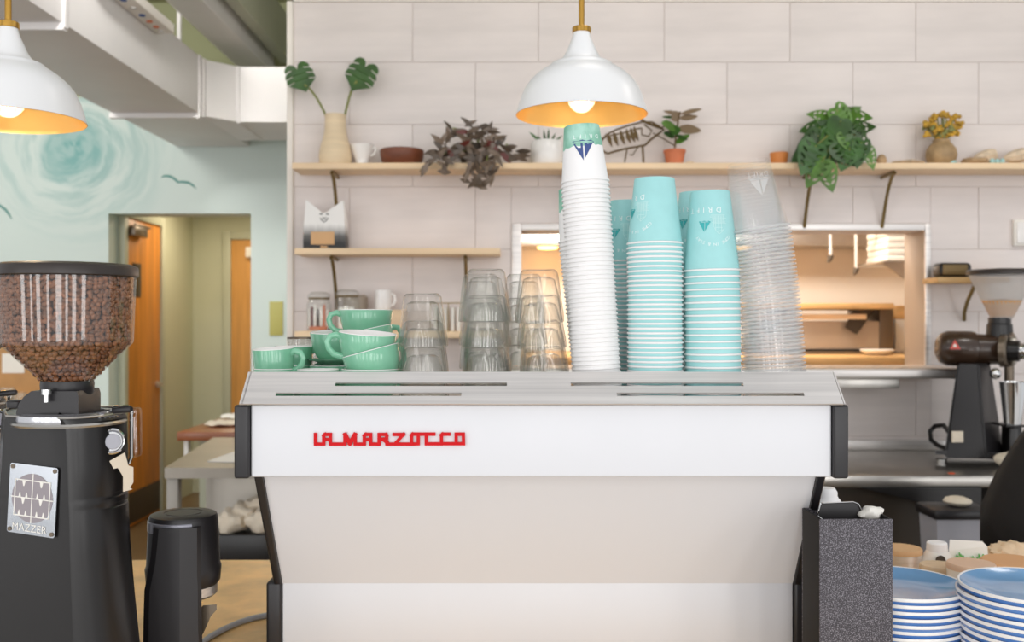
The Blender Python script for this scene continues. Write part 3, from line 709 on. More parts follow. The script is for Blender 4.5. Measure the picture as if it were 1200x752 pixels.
big = [  # leaf joint px, tip px, depth, scale, material
    ((975, 160), (926, 196), 4.62, 1.0, M_leafd, 0), ((968, 148), (937, 152), 4.66, 1.1, M_leaf, 1), ((972, 138), (946, 132), 4.7, .9, M_leaf2, 1), ((985, 140), (1010, 124), 4.72, 1.0, M_leaf2, 1),
    ((992, 150), (1028, 146), 4.66, 1.1, M_leaf, 1), ((990, 134), (1024, 136), 4.7, 1.1, M_leaf2, 1), ((985, 142), (976, 166), 4.6, 1.35, M_leaf, 0), ((1000, 158), (1022, 176), 4.62, 1.1, M_leafd, 1),
    ((1010, 168), (1004, 197), 4.56, .9, M_leafd, 1), ((1018, 176), (1024, 199), 4.56, .8, M_leaf2, 1), ((985, 170), (1006, 194), 4.58, 1.5, M_leafd, 1), ((955, 172), (940, 205), 4.55, 1.25, M_leafd, 1),
    ((963, 190), (945, 219), 4.55, 1.0, M_leaf2, 1), ((968, 196), (976, 225), 4.55, 1.0, M_leaf2, 1), ((985, 160), (964, 192), 4.6, 1.1, M_leafd, 0), ((1002, 146), (1016, 160), 4.6, 1.3, M_leaf, 1),
    ((975, 150), (990, 172), 4.61, 1.5, M_leaf, 0), ((988, 150), (960, 168), 4.6, 1.2, M_leaf, 1), ((996, 176), (985, 200), 4.57, 1.2, M_leafd, 1), ((980, 128), (1000, 146), 4.66, 1.2, M_leaf2, 1), ((1000, 166), (1012, 190), 4.58, 1.1, M_leaf, 1), ((958, 160), (938, 182), 4.62, 1.1, M_leafd, 1), ((950, 176), (958, 208), 4.56, 1.2, M_leaf, 1), ((990, 158), (1002, 180), 4.59, 1.2, M_leaf2, 1), ((960, 150), (948, 175), 4.63, 1.1, M_leaf, 1)]
for a, b_, yy, k, mm, hl in big:
    A = P(*a, yy); B = P(*b_, yy - .02); L = (B - A).length
    k *= .68; leaf_part(ap, [(p * k, q) for p, q in ho], A, (rnd.uniform(-.4, .4), -1, rnd.uniform(.1, .7)), A - B, L / 1.0, mm, holes=[[(p * k, q) for p, q in h] for h in hs] if hl else (), curl=.22)
    MB().tube([P(985, 176, YS), (P(985, 160, YS) + A) / 2 + Vector((0, -.02, .03)), A], .0035, 5).build('stem', M_stem, ap)
pebble('brown_stone', 'small rough brown stone peeking out beside the holed leaf plant', 'stone', 1033, 13, 11, M_drift, seed=3)
pebble('flat_shell', 'flat whitish shell lying between the holed leaf plant and the round vase', 'shell', 1064, 34, 5, M_shell, seed=4)
# round vase with dried flowers
rv = MB().lathe([(0, 0), (10 * s, 0), (15.5 * s, 4.5 * s), (17.6 * s, 12 * s), (16.5 * s, 19.5 * s), (12 * s, 25.5 * s), (9.5 * s, 28 * s), (9.8 * s, 30.5 * s), (8.6 * s, 30.5 * s), (8 * s, 27 * s), (0, 26 * s)], (X(1103, YS), YS, z1), 32)
props(rv.build('round_vase', M_round), 'round mottled clay vase holding dried yellow flowers', 'vase')
df = thing('dried_flowers', 'bunch of dried yellow flowers in the round clay vase', 'flowers', P(1105, 162, YS))
for k in range(40):
    a = rnd.uniform(0, 2 * PI); rr = math.sqrt(rnd.random()); hh = rnd.uniform(.0, 1)
    px = 1106 + 22 * rr * math.sin(a); py = 145 - 15 * rr * math.cos(a) + 2 * hh; yy = YS + .05 * (hh - .5)
    if k > 36: px, py = ((1087, 157), (1119, 156), (1096, 150))[k - 37]
    mb = MB()
    for j in range(6):
        mb.ball(P(px + rnd.uniform(-4, 4), py + rnd.uniform(-2.4, 2.4), yy + rnd.uniform(-.014, .014)), S(rnd.uniform(1.5, 2.8), YS), 7, 5)
    mb.build('flower_head', M_yellow if py < 147 or k % 3 else M_sage, df)
    MB().tube([P(1104 + (px - 1104) * .2, 163, YS), P(1104 + (px - 1104) * .6, (163 + py) / 2, (YS + yy) / 2), P(px, py, yy)], .003, 5).build('stem', M_sage, df)
pebble('aqua_stone', 'tiny pale aqua glass stone right of the round vase', 'stone', 1117, 10, 6, M_aqua, seed=5)
pebble('driftwood_piece', 'flat brown driftwood piece under the left seashell', 'driftwood', 1142, 36, 8, M_drift, seed=6)
def shell(px, py0, label, w_, h_):
    mb = MB(); n = 12; L = S(w_, 4.68); H = S(h_, 4.68)
    prof = [(0.02, 0), (.2, .12), (.36, .3), (.47, .55), (.5, .8), (.44, 1.0), (.36, .97), (.3, .8), (0, .5)]
    T = Matrix.Translation((X(px, 4.68) - L * .5, 4.7, z1 + H * .47)) @ Matrix.Rotation(math.radians(78), 4, 'Y')
    mb.lathe([(r_ * H, z * L) for r_, z in prof], seg=18, M=T, rfn=lambda r_, z, a: r_ * (1 + .06 * math.cos(8 * a)))
    return props(mb.build('seashell', M_shell), label, 'seashell')
sh = shell(1160, 190, 'cream seashell with white mouth lying behind the driftwood', 28, 17); sh.location = (0, .045, .004)
shell(1192, 190, 'cream seashell cut off by the right edge of the photo', 30, 17)
for k, px in enumerate((1163, 1169, 1175)):
    pebble('aqua_stone', ['left', 'middle', 'right'][k] + ' of the three aqua glass stones between the two seashells', 'stone', px, 6, 6, M_aqua, 4.63, 9 + k, 'aqua glass stones on the shelf')

# ------------------------------------------------------------------ middle and lower shelf
cb = thing('coffee_bag', 'white coffee bag fading to black with a tan label and V-shaped top', 'coffee bag', (X(382, YS), YS, z2))
M_bag = mat('white_to_black_bag', (240, 238, 234), .4)
nt, b = nodes(M_bag); tc = new(nt, 'ShaderNodeTexCoord'); sp = new(nt, 'ShaderNodeSeparateXYZ'); nt.links.new(tc.outputs['Object'], sp.inputs[0])
gz = math_n(nt, 'ADD', sp.outputs['Z'], math_n(nt, 'MULTIPLY', noise_n(nt, tc.outputs['Object'], 60, (1, 1, .1)), .02))
nt.links.new(ramp_n(nt, math_n(nt, 'MULTIPLY', gz, 6.5), [(.24, lin((20, 18, 18))), (.46, lin((96, 94, 92))), (.82, lin((242, 240, 237)))]), b.inputs['Base Color'])
mb = MB(); w0, w1, hh = 24.5 * s, 23 * s, 58 * s
vs = []
def bagring(wd, dp, z, pinch): return [(-wd, -dp, z), (-wd * .1, -dp - .006, z), (wd * .1, -dp - .006, z), (wd, -dp, z), (wd - pinch, 0, z), (wd, dp, z), (wd * .1, dp, z), (-wd * .1, dp, z), (-wd, dp, z), (-wd + pinch, 0, z)]
rings = [bagring(w0, .045, 0, 0), bagring(w0, .047, .04, .006), bagring(w0 * .98, .044, .1, .012), bagring(w1, .036, .16, .02)]
top = [(-w1 * .96, -.03, 58 * s), (-w1 * .1, -.036, 42 * s), (w1 * .1, -.036, 43 * s), (w1 * .92, -.03, 57 * s), (w1 * .86, -.01, 56 * s), (w1 * .92, .012, 57 * s), (w1 * .1, .004, 41 * s), (-w1 * .1, .004, 40 * s), (-w1 * .96, .012, 58 * s), (-w1 * .9, -.01, 57 * s)]
rings.append(top); vs = [v_ for r_ in rings for v_ in r_]; fs2 = [tuple(range(10))]
for i in range(4):
    for k in range(10): fs2.append((i * 10 + k, i * 10 + (k + 1) % 10, (i + 1) * 10 + (k + 1) % 10, (i + 1) * 10 + k))
fs2 += [(40, 41, 47, 48, 49), (41, 42, 46, 47), (42, 43, 44, 45, 46)]
mb.raw([Vector(v_) + ORG[cb] for v_ in vs], fs2); mb.build('bag', M_bag, cb, angle=25)
oz = ORG[cb]
MB().box(oz.x - 15 * s, oz.x + 12 * s, oz.y - .0535, oz.y - .05, oz.z + 5 * s, oz.z + 20 * s, .0008).build('label', M_kraft2, cb)
MB().box(oz.x - 4 * s, oz.x + 4 * s, oz.y - .0535, oz.y - .05, oz.z + 1.5 * s, oz.z + 3.4 * s, .0005).build('small_mark', M_kraft2, cb)
mk = MB()
for pts in (((-7, 40), (-5, 41), (-3, 40)), ((3, 40), (5, 41), (7, 40)), ((-6, 36), (-3, 33), (0, 31), (3, 33), (6, 36)), ((-2.5, 37), (0, 34.5), (2.5, 37))):
    mk.tube([oz + Vector((a * s * .75, -.0465 + .0004 * (b_ - 31), b_ * s)) for a, b_ in pts], .0022, 5)
mk.build('printed_mark', M_blackm, cb)
def jar(px, w_, h_, label, fill):
    t = thing('glass_jar', label, 'jar', (X(px, YS), YS, z3)); o = ORG[t]; R = S(w_ / 2, YS); H = S(h_, YS)
    MB().lathe([(0, .002), (R * .94, .002), (R, .01), (R, H * .66), (R * .9, H * .76), (R * .82, H * .8), (R * .82, H * .86)], o, 26).build('glass_body', M_jar, t)
    MB().lathe([(R * .86, H * .84), (R * .92, H * .86), (R * .9, H * .93), (R * .6, H * .99), (0, H)], o, 26).build('glass_lid', M_jar, t)
    MB().tube([o + Vector((R * .86 * math.cos(k * PI / 8), R * .86 * math.sin(k * PI / 8), H * .83)) for k in range(16)], .004, 6, closed=True).build('wire_clasp', M_bronze, t)
    fill(t, o, R, H); return t
def sachets(t, o, R, H):
    for k in range(7):
        x_ = (k - 3) * R * .25; y_ = -.6 * math.sqrt(max(0, R * R * .75 - x_ * x_))
        MB().box(o.x + x_ - R * .1, o.x + x_ + R * .1, o.y + y_ - .004, o.y + y_ + .004, o.z + .012, o.z + H * (.55 + .06 * (k % 3)), .001).build('sachet', (M_paper, M_leafr, M_paper, M_darkbrown, M_paper, M_terra, M_paper)[k], t)
    MB().lathe([(0, .006), (R * .85, .006), (R * .85, .022), (0, .026)], o, 20).build('tea', M_terra, t)
jar(374, 28, 46, 'clip-top glass jar of red and white sachets on the lowest shelf', sachets)
jar(407, 30, 49, 'clip-top glass jar of white sachets, right of the red sachet jar', lambda t, o, R, H: [MB().box(o.x + k * R * .42 - R * .19, o.x + k * R * .42 + R * .19, o.y - R * .5 - .003, o.y - R * .5 + .003, o.z + .012, o.z + H * (.6 - .03 * abs(k)), .001).build('sachet', M_paper, t) for k in (-1, 0, 1)])
kj = MB().lathe([(0, 0), (.055, 0), (.058, .16), (.05, .17), (0, .17)], (X(417, 4.76), 4.745, z3), 22); props(kj.build('dark_canister', mat('taupe_tin', (160, 148, 134), .4)), 'dark small canister half hidden behind the glass jars', 'canister')
bxw = MB().box(X(441, YS), X(476, YS), 4.63, 4.77, z3, Z(363, YS), .006).build('pale_box', M_kraft); props(bxw, 'pale cardboard box under the white mug on the lowest shelf', 'box')
mg = thing('white_mug', 'white mug standing on the pale cardboard box', 'mug', (X(449, YS), 4.7, Z(363, YS) + .0005)); o = ORG[mg]
MB().lathe([(0, 0), (9 * s, 0), (9.6 * s, .01), (9.8 * s, 23 * s), (9 * s, 23 * s), (8.6 * s, .012), (0, .01)], o, 26).build('body', M_gwhite, mg)
MB().tube([o + Vector((a * s, -.0, b_ * s)) for a, b_ in ((9, 18), (13, 17), (14, 11), (12, 6), (9, 5))], .007, 8).build('handle', M_gwhite, mg)
cd = thing('glass_caddy', 'small rectangular glass box with brass edges at the end of the lowest shelf', 'glass box', (X(527, YS), YS, z3))
for a, b_ in ((505, 506), (526, 527), (545, 546)):
    MB().box(X(a, YS), X(b_, YS), 4.63, 4.64, z3, Z(356, YS)).build('brass_edge', M_bronze, cd)
MB().box(X(505, YS), X(546, YS), 4.63, 4.64, Z(356, YS), Z(354.6, YS)).build('brass_edge', M_bronze, cd)
for k, px in enumerate((511, 518, 523, 531, 538)):
    MB().box(X(px - 2, YS), X(px + 2, YS), 4.645, 4.75, z3, Z(360, YS), .003).build('white_divider', M_paper, cd)

# right wall bits
rs_ = thing('small_shelf', 'tiny wooden ledge shelf on the tiled wall at the right', 'shelf', (X(1130, 4.65), 4.7, Z(324, 4.65)))
MB().box(X(1096, 4.65), X(1180, 4.65), 4.62, YW - .003, Z(331, 4.62), Z(324.5, 4.62), .004).build('shelf_board', M_kwood, rs_)
MB().tube([(X(1139, 4.7), 4.66, Z(331, 4.62)), P(1134, 352, 4.72), P(1130, 366, 4.76), P(1130, 375, 4.785)], .009, 8).build('bracket', M_bronze, rs_)
rd = thing('radio', 'small black rounded radio with a dull gold front on the tiny ledge shelf', 'radio', (X(1118, 4.7), 4.7, Z(324.5, 4.62)))
MB().box(X(1102, 4.65), X(1140, 4.65), 4.65, 4.75, ORG[rd].z + .0005, ORG[rd].z + S(17.5, 4.65), .02, seg=3).build('case', M_blackm, rd)
MB().box(X(1105, 4.65), X(1134, 4.65), 4.645, 4.66, ORG[rd].z + S(3, 4.65), ORG[rd].z + S(15, 4.65), .004).build('front_grille', mat('dull_gold', (118, 96, 58), .4, .4), rd)
sw_ = thing('switch_plate', 'white square plate with a raised frame on the tiled wall at the right edge', 'wall plate', (X(1200, 4.78), 4.79, Z(288, 4.78)))
MB().box(X(1188, 4.78), X(1225, 4.78), 4.775, YW - .002, Z(288, 4.78), Z(257, 4.78), .004).build('plate', M_paper, sw_)
MB().box(X(1192, 4.77), X(1220, 4.77), 4.768, 4.776, Z(285, 4.77), Z(260, 4.77), .003).build('cover', M_gwhite, sw_)

# ------------------------------------------------------------------ back counter, grinder, bin, person
bc = thing('back_counter', 'stainless steel back counter with a low splashback along the tiled wall', 'counter', (1.9, 4.4, 0))
ZB = Z(557, 4.0)
MB().box(.32, 3.4, 4.0, YW - .004, ZB - .05, ZB, .008).build('worktop', M_steel2, bc)
MB().box(.32, 3.4, YW - .03, YW - .004, ZB, ZB + .05, .004).build('splashback', M_steel, bc)
MB().box(.36, X(1095, 4.06), 4.06, 4.78, 0, ZB - .05).build('cabinet', M_darkbrown, bc)
MB().box(2.6, 3.3, 4.06, 4.78, 0, ZB - .05).build('cabinet', M_darkbrown, bc)
MB().box(X(1095, 4.1), 2.6, 4.7, 4.78, 0, ZB - .05).build('back_panel', M_dark, bc)
lb = MB(); lb.prism([(1008, 571), (1150, 571), (1150, 604), (1108, 601), (1085, 590)], lambda a, b_, t: P(a, b_, t), 3.99, 4.05)
props(lb.build('black_flap', M_blackm), 'black rubber flap hanging below the back counter edge', 'flap')
bn = thing('rubbish_bin', 'light grey bin with a black liner under the back counter', 'bin', (X(1130, 3.8), 3.85, 0))
m = MB(); x0b, x1b = X(1098, 3.62), X(1162, 3.62); zt = Z(606, 3.62)
m.raw([(x0b + .03, 3.66, 0), (x1b - .03, 3.66, 0), (x1b - .03, 3.74, 0), (x0b + .03, 3.74, 0), (x0b, 3.62, zt), (x1b, 3.62, zt), (x1b, 3.78, zt), (x0b, 3.78, zt)], [(0, 1, 5, 4), (1, 2, 6, 5), (2, 3, 7, 6), (3, 0, 4, 7), (3, 2, 1, 0)])
m.build('body', M_greyp, bn)
MB().box(x0b - .012, x1b + .012, 3.61, 3.79, zt - .01, zt + .028, .012).build('liner_rim', M_blackp, bn)
for k, (px, w_) in enumerate(((1073, 22), (1092, 10), (1120, 18))):
    pass
wp_ = MB().ball((X(1122, 3.7), 3.7, zt + .045), (.05, .06, .018), 10, 6); props(wp_.build('paper_scrap', M_cloth), 'torn whitish paper scrap lying on the grey bin', 'paper')
# bulk coffee grinder on the back counter
eg = thing('bulk_coffee_grinder', 'brown and black bulk coffee grinder with a clear hopper on the back counter', 'coffee grinder', (X(1143, 4.4), 4.4, ZB))
YE = 4.4
m = MB(); m.prism([(1096, 527), (1186, 531), (1188, 540), (1150, 537), (1096, 532)], lambda a, b_, t: P(a, b_, t), 4.28, 4.5)
for v_ in m.bm.verts: v_.co.z = max(v_.co.z, ZB + .012)
m.build('base_plate', M_blackp, eg)
for px in (1103, 1180):
    MB().lathe([(0, 0), (.02, 0), (.024, .02), (0, .02)], (X(px, 4.34), 4.34, ZB), 12).build('foot', M_chrome, eg)
m = MB(); q0, q1, q2 = 4.28, 4.36, 4.5; zb_, zt_ = ZB + .03, Z(425, YE)
m.raw([(X(1107, q0), q0, zb_), (X(1156, q0 - .02), q0 - .02, zb_), (X(1176, q1), q1, zb_), (X(1176, q2), q2, zb_), (X(1107, q2), q2, zb_),
       (X(1122, q0), q0, zt_), (X(1147, q0 - .02), q0 - .02, zt_), (X(1160, q1), q1, zt_), (X(1160, q2), q2, zt_), (X(1122, q2), q2, zt_)],
      [(0, 1, 6, 5), (1, 2, 7, 6), (2, 3, 8, 7), (3, 4, 9, 8), (4, 0, 5, 9), (4, 3, 2, 1, 0), (5, 6, 7, 8, 9)])
bmesh.ops.bevel(m.bm, geom=m.bm.edges[:], offset=.008, segments=2, affect='EDGES'); m.build('column', M_blackp, eg, angle=30)
AX = Matrix.Translation(P(1148, 408, YE)) @ Matrix.Rotation(math.radians(12), 4, 'Y') @ Matrix.Rotation(math.radians(-14), 4, 'Z') @ Matrix.Rotation(PI / 2, 4, 'Y')
k_ = S(1, YE)
AX = Matrix.Translation(P(1148, 409, YE)) @ Matrix.Rotation(math.radians(-10), 4, 'Z') @ Matrix.Rotation(math.radians(1.5), 4, 'Y') @ Matrix.Rotation(PI / 2, 4, 'Y')
MB().lathe([(0, -49 * k_), (10 * k_, -48 * k_), (17 * k_, -44 * k_), (20.5 * k_, -36 * k_), (21 * k_, -10 * k_), (20 * k_, -6 * k_), (18 * k_, -5 * k_), (17.5 * k_, 22 * k_), (0, 22 * k_)], seg=30, M=AX).build('motor_body', M_brownm, eg)
MB().lathe([(0, 20 * k_), (21 * k_, 20 * k_), (22 * k_, 22 * k_), (22 * k_, 26 * k_), (19 * k_, 29 * k_), (0, 29 * k_)], seg=28, M=AX @ Matrix.Translation((0, 0, 8 * k_))).build('grind_head', M_steel2, eg)
FX = Matrix.Translation(P(1177, 411, YE - .07)) @ Matrix.Rotation(math.radians(-35), 4, 'Z') @ Matrix.Rotation(PI / 2, 4, 'Y')
MB().lathe([(0, -4 * k_), (19 * k_, -4 * k_), (19 * k_, 2 * k_), (17 * k_, 4 * k_), (0, 4 * k_)], seg=28, M=FX).build('front_plate', M_leverg, eg)
MB().lathe([(0, 2 * k_), (12 * k_, 2 * k_), (12 * k_, 16 * k_), (0, 16 * k_)], seg=24, M=FX).build('dial_body', M_blackm, eg)
MB().lathe([(0, 16 * k_), (9.5 * k_, 16 * k_), (10 * k_, 18 * k_), (9 * k_, 24 * k_), (4 * k_, 25 * k_), (4 * k_, 23 * k_), (0, 23 * k_)], seg=24, M=FX).build('grind_dial', M_chrome, eg)
m = MB(); m.prism([(1119, 398), (1126, 409), (1113, 409)], lambda a, b_, t: P(a, b_, t), YE - .093, YE - .08); emb = m.build('triangle_emblem', mat('red_emblem', (214, 84, 72), .5), eg)
m = MB(); m.prism([(1119, 402), (1121.5, 406.5), (1116.5, 406.5)], lambda a, b_, t: P(a, b_, t), YE - .0945, YE - .09); m.build('emblem_mark', M_paper, emb)
MB().box(X(1115, 4.27), X(1128, 4.27), 4.262, 4.272, Z(518, 4.27), Z(505, 4.27), .001).build('rating_label', M_cloth, eg)
HX = X(1174, YE); 
MB().lathe([(0, 0), (15 * k_, 0), (14 * k_, 18 * k_), (12.5 * k_, 19 * k_), (12.5 * k_, 26 * k_), (0, 26 * k_)], (HX - .01, YE, Z(398, YE)), 24).build('hopper_neck', M_blackm, eg)
prof = [(11 * k_, 0), (13 * k_, 3 * k_), (34 * k_, 48 * k_), (37 * k_, 55 * k_)]
MB().lathe(prof, (HX, YE, Z(374, YE)), 32).build('hopper', mat('milky_hopper', (226, 218, 206), .2, coat=.3) if False else thin_clear('milky_hopper', (.97, .95, .92), .05, haze=.5, rough=.1, edge=.5), eg)
MB().lathe([(0, 4 * k_), (12.6 * k_, 3.4 * k_), (22 * k_, 22 * k_), (0, 24 * k_)], (HX, YE, Z(374, YE)), 28).build('bean_remnant', M_kraft2, eg)
MB().lathe([(36 * k_, 52 * k_), (39 * k_, 52 * k_), (39.5 * k_, 56 * k_), (37 * k_, 58 * k_), (0, 60 * k_), (0, 57 * k_), (36 * k_, 55 * k_)], (HX, YE, Z(374, YE)), 36).build('hopper_lid', M_lid, eg)
MB().lathe([(0, 0), (.02, 0), (.02, .075), (0, .075)], (X(1184, 4.3), 4.31, Z(450, 4.3)), 16).build('spout', M_leverg, eg)
MB().ball((X(1169, 4.26), 4.28, Z(438, 4.26)), .024, 14, 10).build('spout_knob', M_chrome, eg)
MB().lathe([(0, 0), (9.5 * k_, 0), (14 * k_, 48 * k_), (13 * k_, 48 * k_), (8.8 * k_, 2 * k_), (0, 2 * k_)], (X(1187, 4.24), 4.24, Z(497, 4.24)), 26).build('dosing_cup', M_chrome, eg)
MB().box(X(1176, 4.22), X(1200, 4.22), 4.2, 4.34, Z(500, 4.22), Z(497.5, 4.22), .003).build('cup_bracket', M_blackm, eg)
MB().box(X(1180, 4.3), X(1196, 4.3), 4.28, 4.36, ZB + .02, Z(499, 4.3), .01).build('tray_post', M_blackm, eg)
cd_ = MB().tube([P(1110, 526, 4.55), P(1099, 522, 4.6), P(1091, 515, 4.64), P(1090, 505, 4.66), P(1096, 499, 4.66), P(1106, 498, 4.62), P(1112, 506, 4.55)], .011, 8)
cd_.build('power_cord', M_blackm, eg)
m = MB(); m.ball((0, 0, 0), (.07, .06, .035), 20, 12)
for q in m.bm.verts: q.co *= 1 + .13 * math.sin(q.co.x * 70 + 1) * math.cos(q.co.y * 60) + .05 * math.sin(q.co.z * 160)
lo = min(q.co.z for q in m.bm.verts)
for q in m.bm.verts: q.co += Vector((X(1186, 4.16), 4.16, ZB - lo))
props(m.build('crumpled_rag', M_cloth), 'crumpled grey-white rag on the steel counter beside the bulk grinder', 'rag')
st = MB().lathe([(0, 0), (.014, 0), (.013, .003), (0, .004)], (X(1115, 4.05), 4.05, ZB), 12); props(st.build('orange_sticker', M_orange), 'tiny orange sticker near the front edge of the steel back counter', 'sticker')

# person at the right edge: dark clothes, bent forward to the right, only the hip and back in view
def person():
    t = thing('person', 'person in black clothes bending forward at the right edge, only back and hip visible', 'person', (1.62, 3.15, 0))
    V = []; Ed = []; Rr = []
    def v(x_, y_, z_, r_, frm=None):
        V.append((x_, y_, z_)); Rr.append(r_)
        if frm is not None: Ed.append((frm, len(V) - 1))
        return len(V) - 1
    pel = v(1.70, 3.15, .93, .145)
    sp1 = v(1.80, 3.15, 1.05, .145, pel); ch = v(1.95, 3.15, 1.2, .155, sp1); up = v(2.07, 3.15, 1.3, .12, ch)
    nk = v(2.16, 3.15, 1.37, .055, up); hd0 = v(2.22, 3.15, 1.42, .075, nk); hd1 = v(2.30, 3.15, 1.48, .092, hd0); v(2.36, 3.15, 1.54, .07, hd1)
    for sy in (-1, 1):
        hp = v(1.70, 3.15 + sy * .1, .86, .105, pel); kn = v(1.76, 3.15 + sy * .11, .48, .065, hp); an = v(1.69, 3.15 + sy * .11, .09, .042, kn)
        v(1.78, 3.15 + sy * .12, .045, .042, an); 
        sh_ = v(2.04, 3.15 + sy * .17, 1.27, .065, up); el = v(2.2, 3.15 + sy * .22, 1.06, .045, sh_); wr = v(2.42, 3.15 + sy * .16, 1.0, .03, el)
        pm = v(2.48, 3.15 + sy * .15, .985, .032, wr)
        for k in range(4):
            f1 = v(2.53 - .004 * abs(k - 1.5), 3.15 + sy * (.12 + .02 * k), .98, .0095, pm); f2 = v(2.56 - .005 * abs(k - 1.3), 3.15 + sy * (.12 + .02 * k), .965, .0088, f1); v(2.575 - .005 * abs(k - 1.3), 3.15 + sy * (.12 + .02 * k), .945, .008, f2)
        t1 = v(2.48, 3.15 + sy * .105, .975, .011, pm); v(2.52, 3.15 + sy * .092, .96, .0095, t1)
    V = [(a - .1, b_, c_ + .02 * (c_ > .6)) for a, b_, c_ in V]
    me = bpy.data.meshes.new('figure'); me.from_pydata(V, Ed, [])
    o = bpy.data.objects.new('figure', me); COL.objects.link(o)
    md = o.modifiers.new('skin', 'SKIN'); md.use_smooth_shade = True
    for i, r_ in enumerate(Rr):
        me.skin_vertices[0].data[i].radius = (r_, r_); me.skin_vertices[0].data[i].use_root = i == 0
    sb = o.modifiers.new('sub', 'SUBSURF'); sb.levels = 1; sb.render_levels = 1
    ev = o.evaluated_get(bpy.context.evaluated_depsgraph_get()); bm = bmesh.new(); bm.from_mesh(ev.to_mesh()); ev.to_mesh_clear()
    bpy.data.objects.remove(o)
    for f_ in bm.faces:
        c = f_.calc_center_median(); f_.material_index = 1 if (c.x > 2.3 and c.z < 1.2) or (c.x > 2.03 and c.z > 1.35) else 0
        f_.smooth = True
    for q in bm.verts: q.co -= ORG[t]
    me2 = bpy.data.meshes.new('body'); bm.to_mesh(me2); bm.free(); me2.materials.append(M_blackcloth); me2.materials.append(M_skin)
    bo = bpy.data.objects.new('body', me2); COL.objects.link(bo); bo.parent = t
    hm = MB(); hm.ball((2.185, 3.15, 1.52), (.1, .1, .1), 18, 12)
    for q in hm.bm.verts:
        if q.co.x - 2.185 > .03: q.co.x = 2.215
    hm.build('hair', M_hair, t)
    fc = MB(); fc.ball((2.285, 3.15, 1.475), (.018, .014, .02), 10, 8); fc.build('nose', M_skin, t)
    for sy in (-1, 1):
        MB().ball((2.265, 3.15 + sy * .035, 1.515), (.012, .014, .01), 10, 6).build('eye', M_blackm, t)
        MB().ball((2.18, 3.15 + sy * .092, 1.475), (.022, .012, .03), 10, 8).build('ear', M_skin, t)
    MB().ball((2.26, 3.15, 1.44), (.014, .028, .007), 10, 6).build('mouth', M_leafr, t)
person()

# ------------------------------------------------------------------ left: worktables behind the machine
wt = thing('steel_worktable', 'low stainless steel worktable with an undershelf behind the left end of the machine', 'table', (-1.2, 4.5, 0))
ZT = Z(548, 4.2)
m = MB(); m.prism([(-1.462, 4.2), (-.7, 4.2), (-.7, 4.75), (-1.095, 4.75), (-1.095, 5.3), (-1.585, 5.3)], lambda a, b_, t: Vector((a, b_, t)), ZT - .045, ZT); m.build('worktop', mat('dull_grey_steel', (158, 151, 141), .4, .75, noise=(3, .08, (1, 1, 1))), wt)
M_tleg = mat('grey_table_leg', (158, 153, 145), .45, .3)
for x_, y_ in ((-1.435, 4.24), (-.74, 4.24), (-1.52, 5.22), (-1.14, 5.22), (-.74, 4.7)):
    MB().box(x_ - .025, x_ + .025, y_ - .025, y_ + .025, 0, ZT - .045, .004).build('leg', M_tleg, wt)
MB().box(-1.38, -.72, 4.5, 4.52, .62, ZT - .05).build('drawer_front', mat('pale_steel_panel', (206, 200, 190), .35, .5), wt)
zu = Z(655, 4.25)
MB().box(-1.42, -.72, 4.22, 4.72, .44, .47, .004).build('undershelf', M_steel2, wt)
tb = thing('black_tray', 'black deep tray on the undershelf of the steel worktable', 'tray', (-1.1, 4.4, .471))
MB().box(-1.3, -.8, 4.24, 4.66, .471, .612, .006).build('tray', M_blackm, tb)
for k in range(9):
    x_, y_ = -1.22 + .05 * k + rnd.uniform(-.01, .01), 4.3 + .05 * (k % 3)
    m = MB(); m.ball((0, 0, 0), (.075, .06, .05), 16, 10); p1 = rnd.uniform(0, 6)
    for q in m.bm.verts: q.co *= 1 + .22 * math.sin(q.co.x * 75 + p1) * math.cos(q.co.z * 90 + p1) + .1 * math.sin(q.co.y * 120)
    for q in m.bm.verts: q.co += Vector((x_, y_, .655 + .022 * (k % 3)))
    props(m.build('cleaning_cloth', M_cloth), 'crumpled cream cloth in the black tray, ' + ('leftmost', 'second from left', 'third from left', 'fourth from left', 'middle', 'fourth from right', 'third from right', 'second from right', 'rightmost')[k] + ' of the heap', 'cloth', 'cloths heaped in the black tray')
pp = MB(); pp.raw([(X(246, 4.4), 4.36, ZT + .002), (X(300, 4.3), 4.33, ZT + .002), (X(300, 4.6), 4.75, ZT + .003), (X(270, 4.6), 4.72, ZT + .003), (X(246, 4.4), 4.36, ZT + .006), (X(300, 4.3), 4.33, ZT + .006), (X(300, 4.6), 4.75, ZT + .007), (X(270, 4.6), 4.72, ZT + .007)],
    [(0, 1, 2, 3), (4, 5, 6, 7), (0, 1, 5, 4), (1, 2, 6, 5), (2, 3, 7, 6), (3, 0, 4, 7)])
props(pp.build('white_paper', M_paper), 'white sheet of paper on the steel worktable beside the machine', 'paper')
wc = thing('wooden_counter', 'reddish wood topped counter beyond the steel worktable', 'counter', (-1.5, 5.8, 0))
zw = Z(506, 5.55)
MB().box(X(207, 5.55), -1.12, 5.55, 6.35, zw - .05, zw, .006).build('counter_top', mat('reddish_wood', (150, 84, 44), .35, noise=(3, .16, (1, 6, 6)), coat=.2), wc)
MB().box(-1.76, -1.16, 5.62, 6.3, 0, zw - .05).build('counter_body', M_frame, wc)
MB().box(X(215, 5.57), X(220, 5.57), 5.575, 5.62, zw - .2, zw - .05).build('white_post', M_paper, wc)
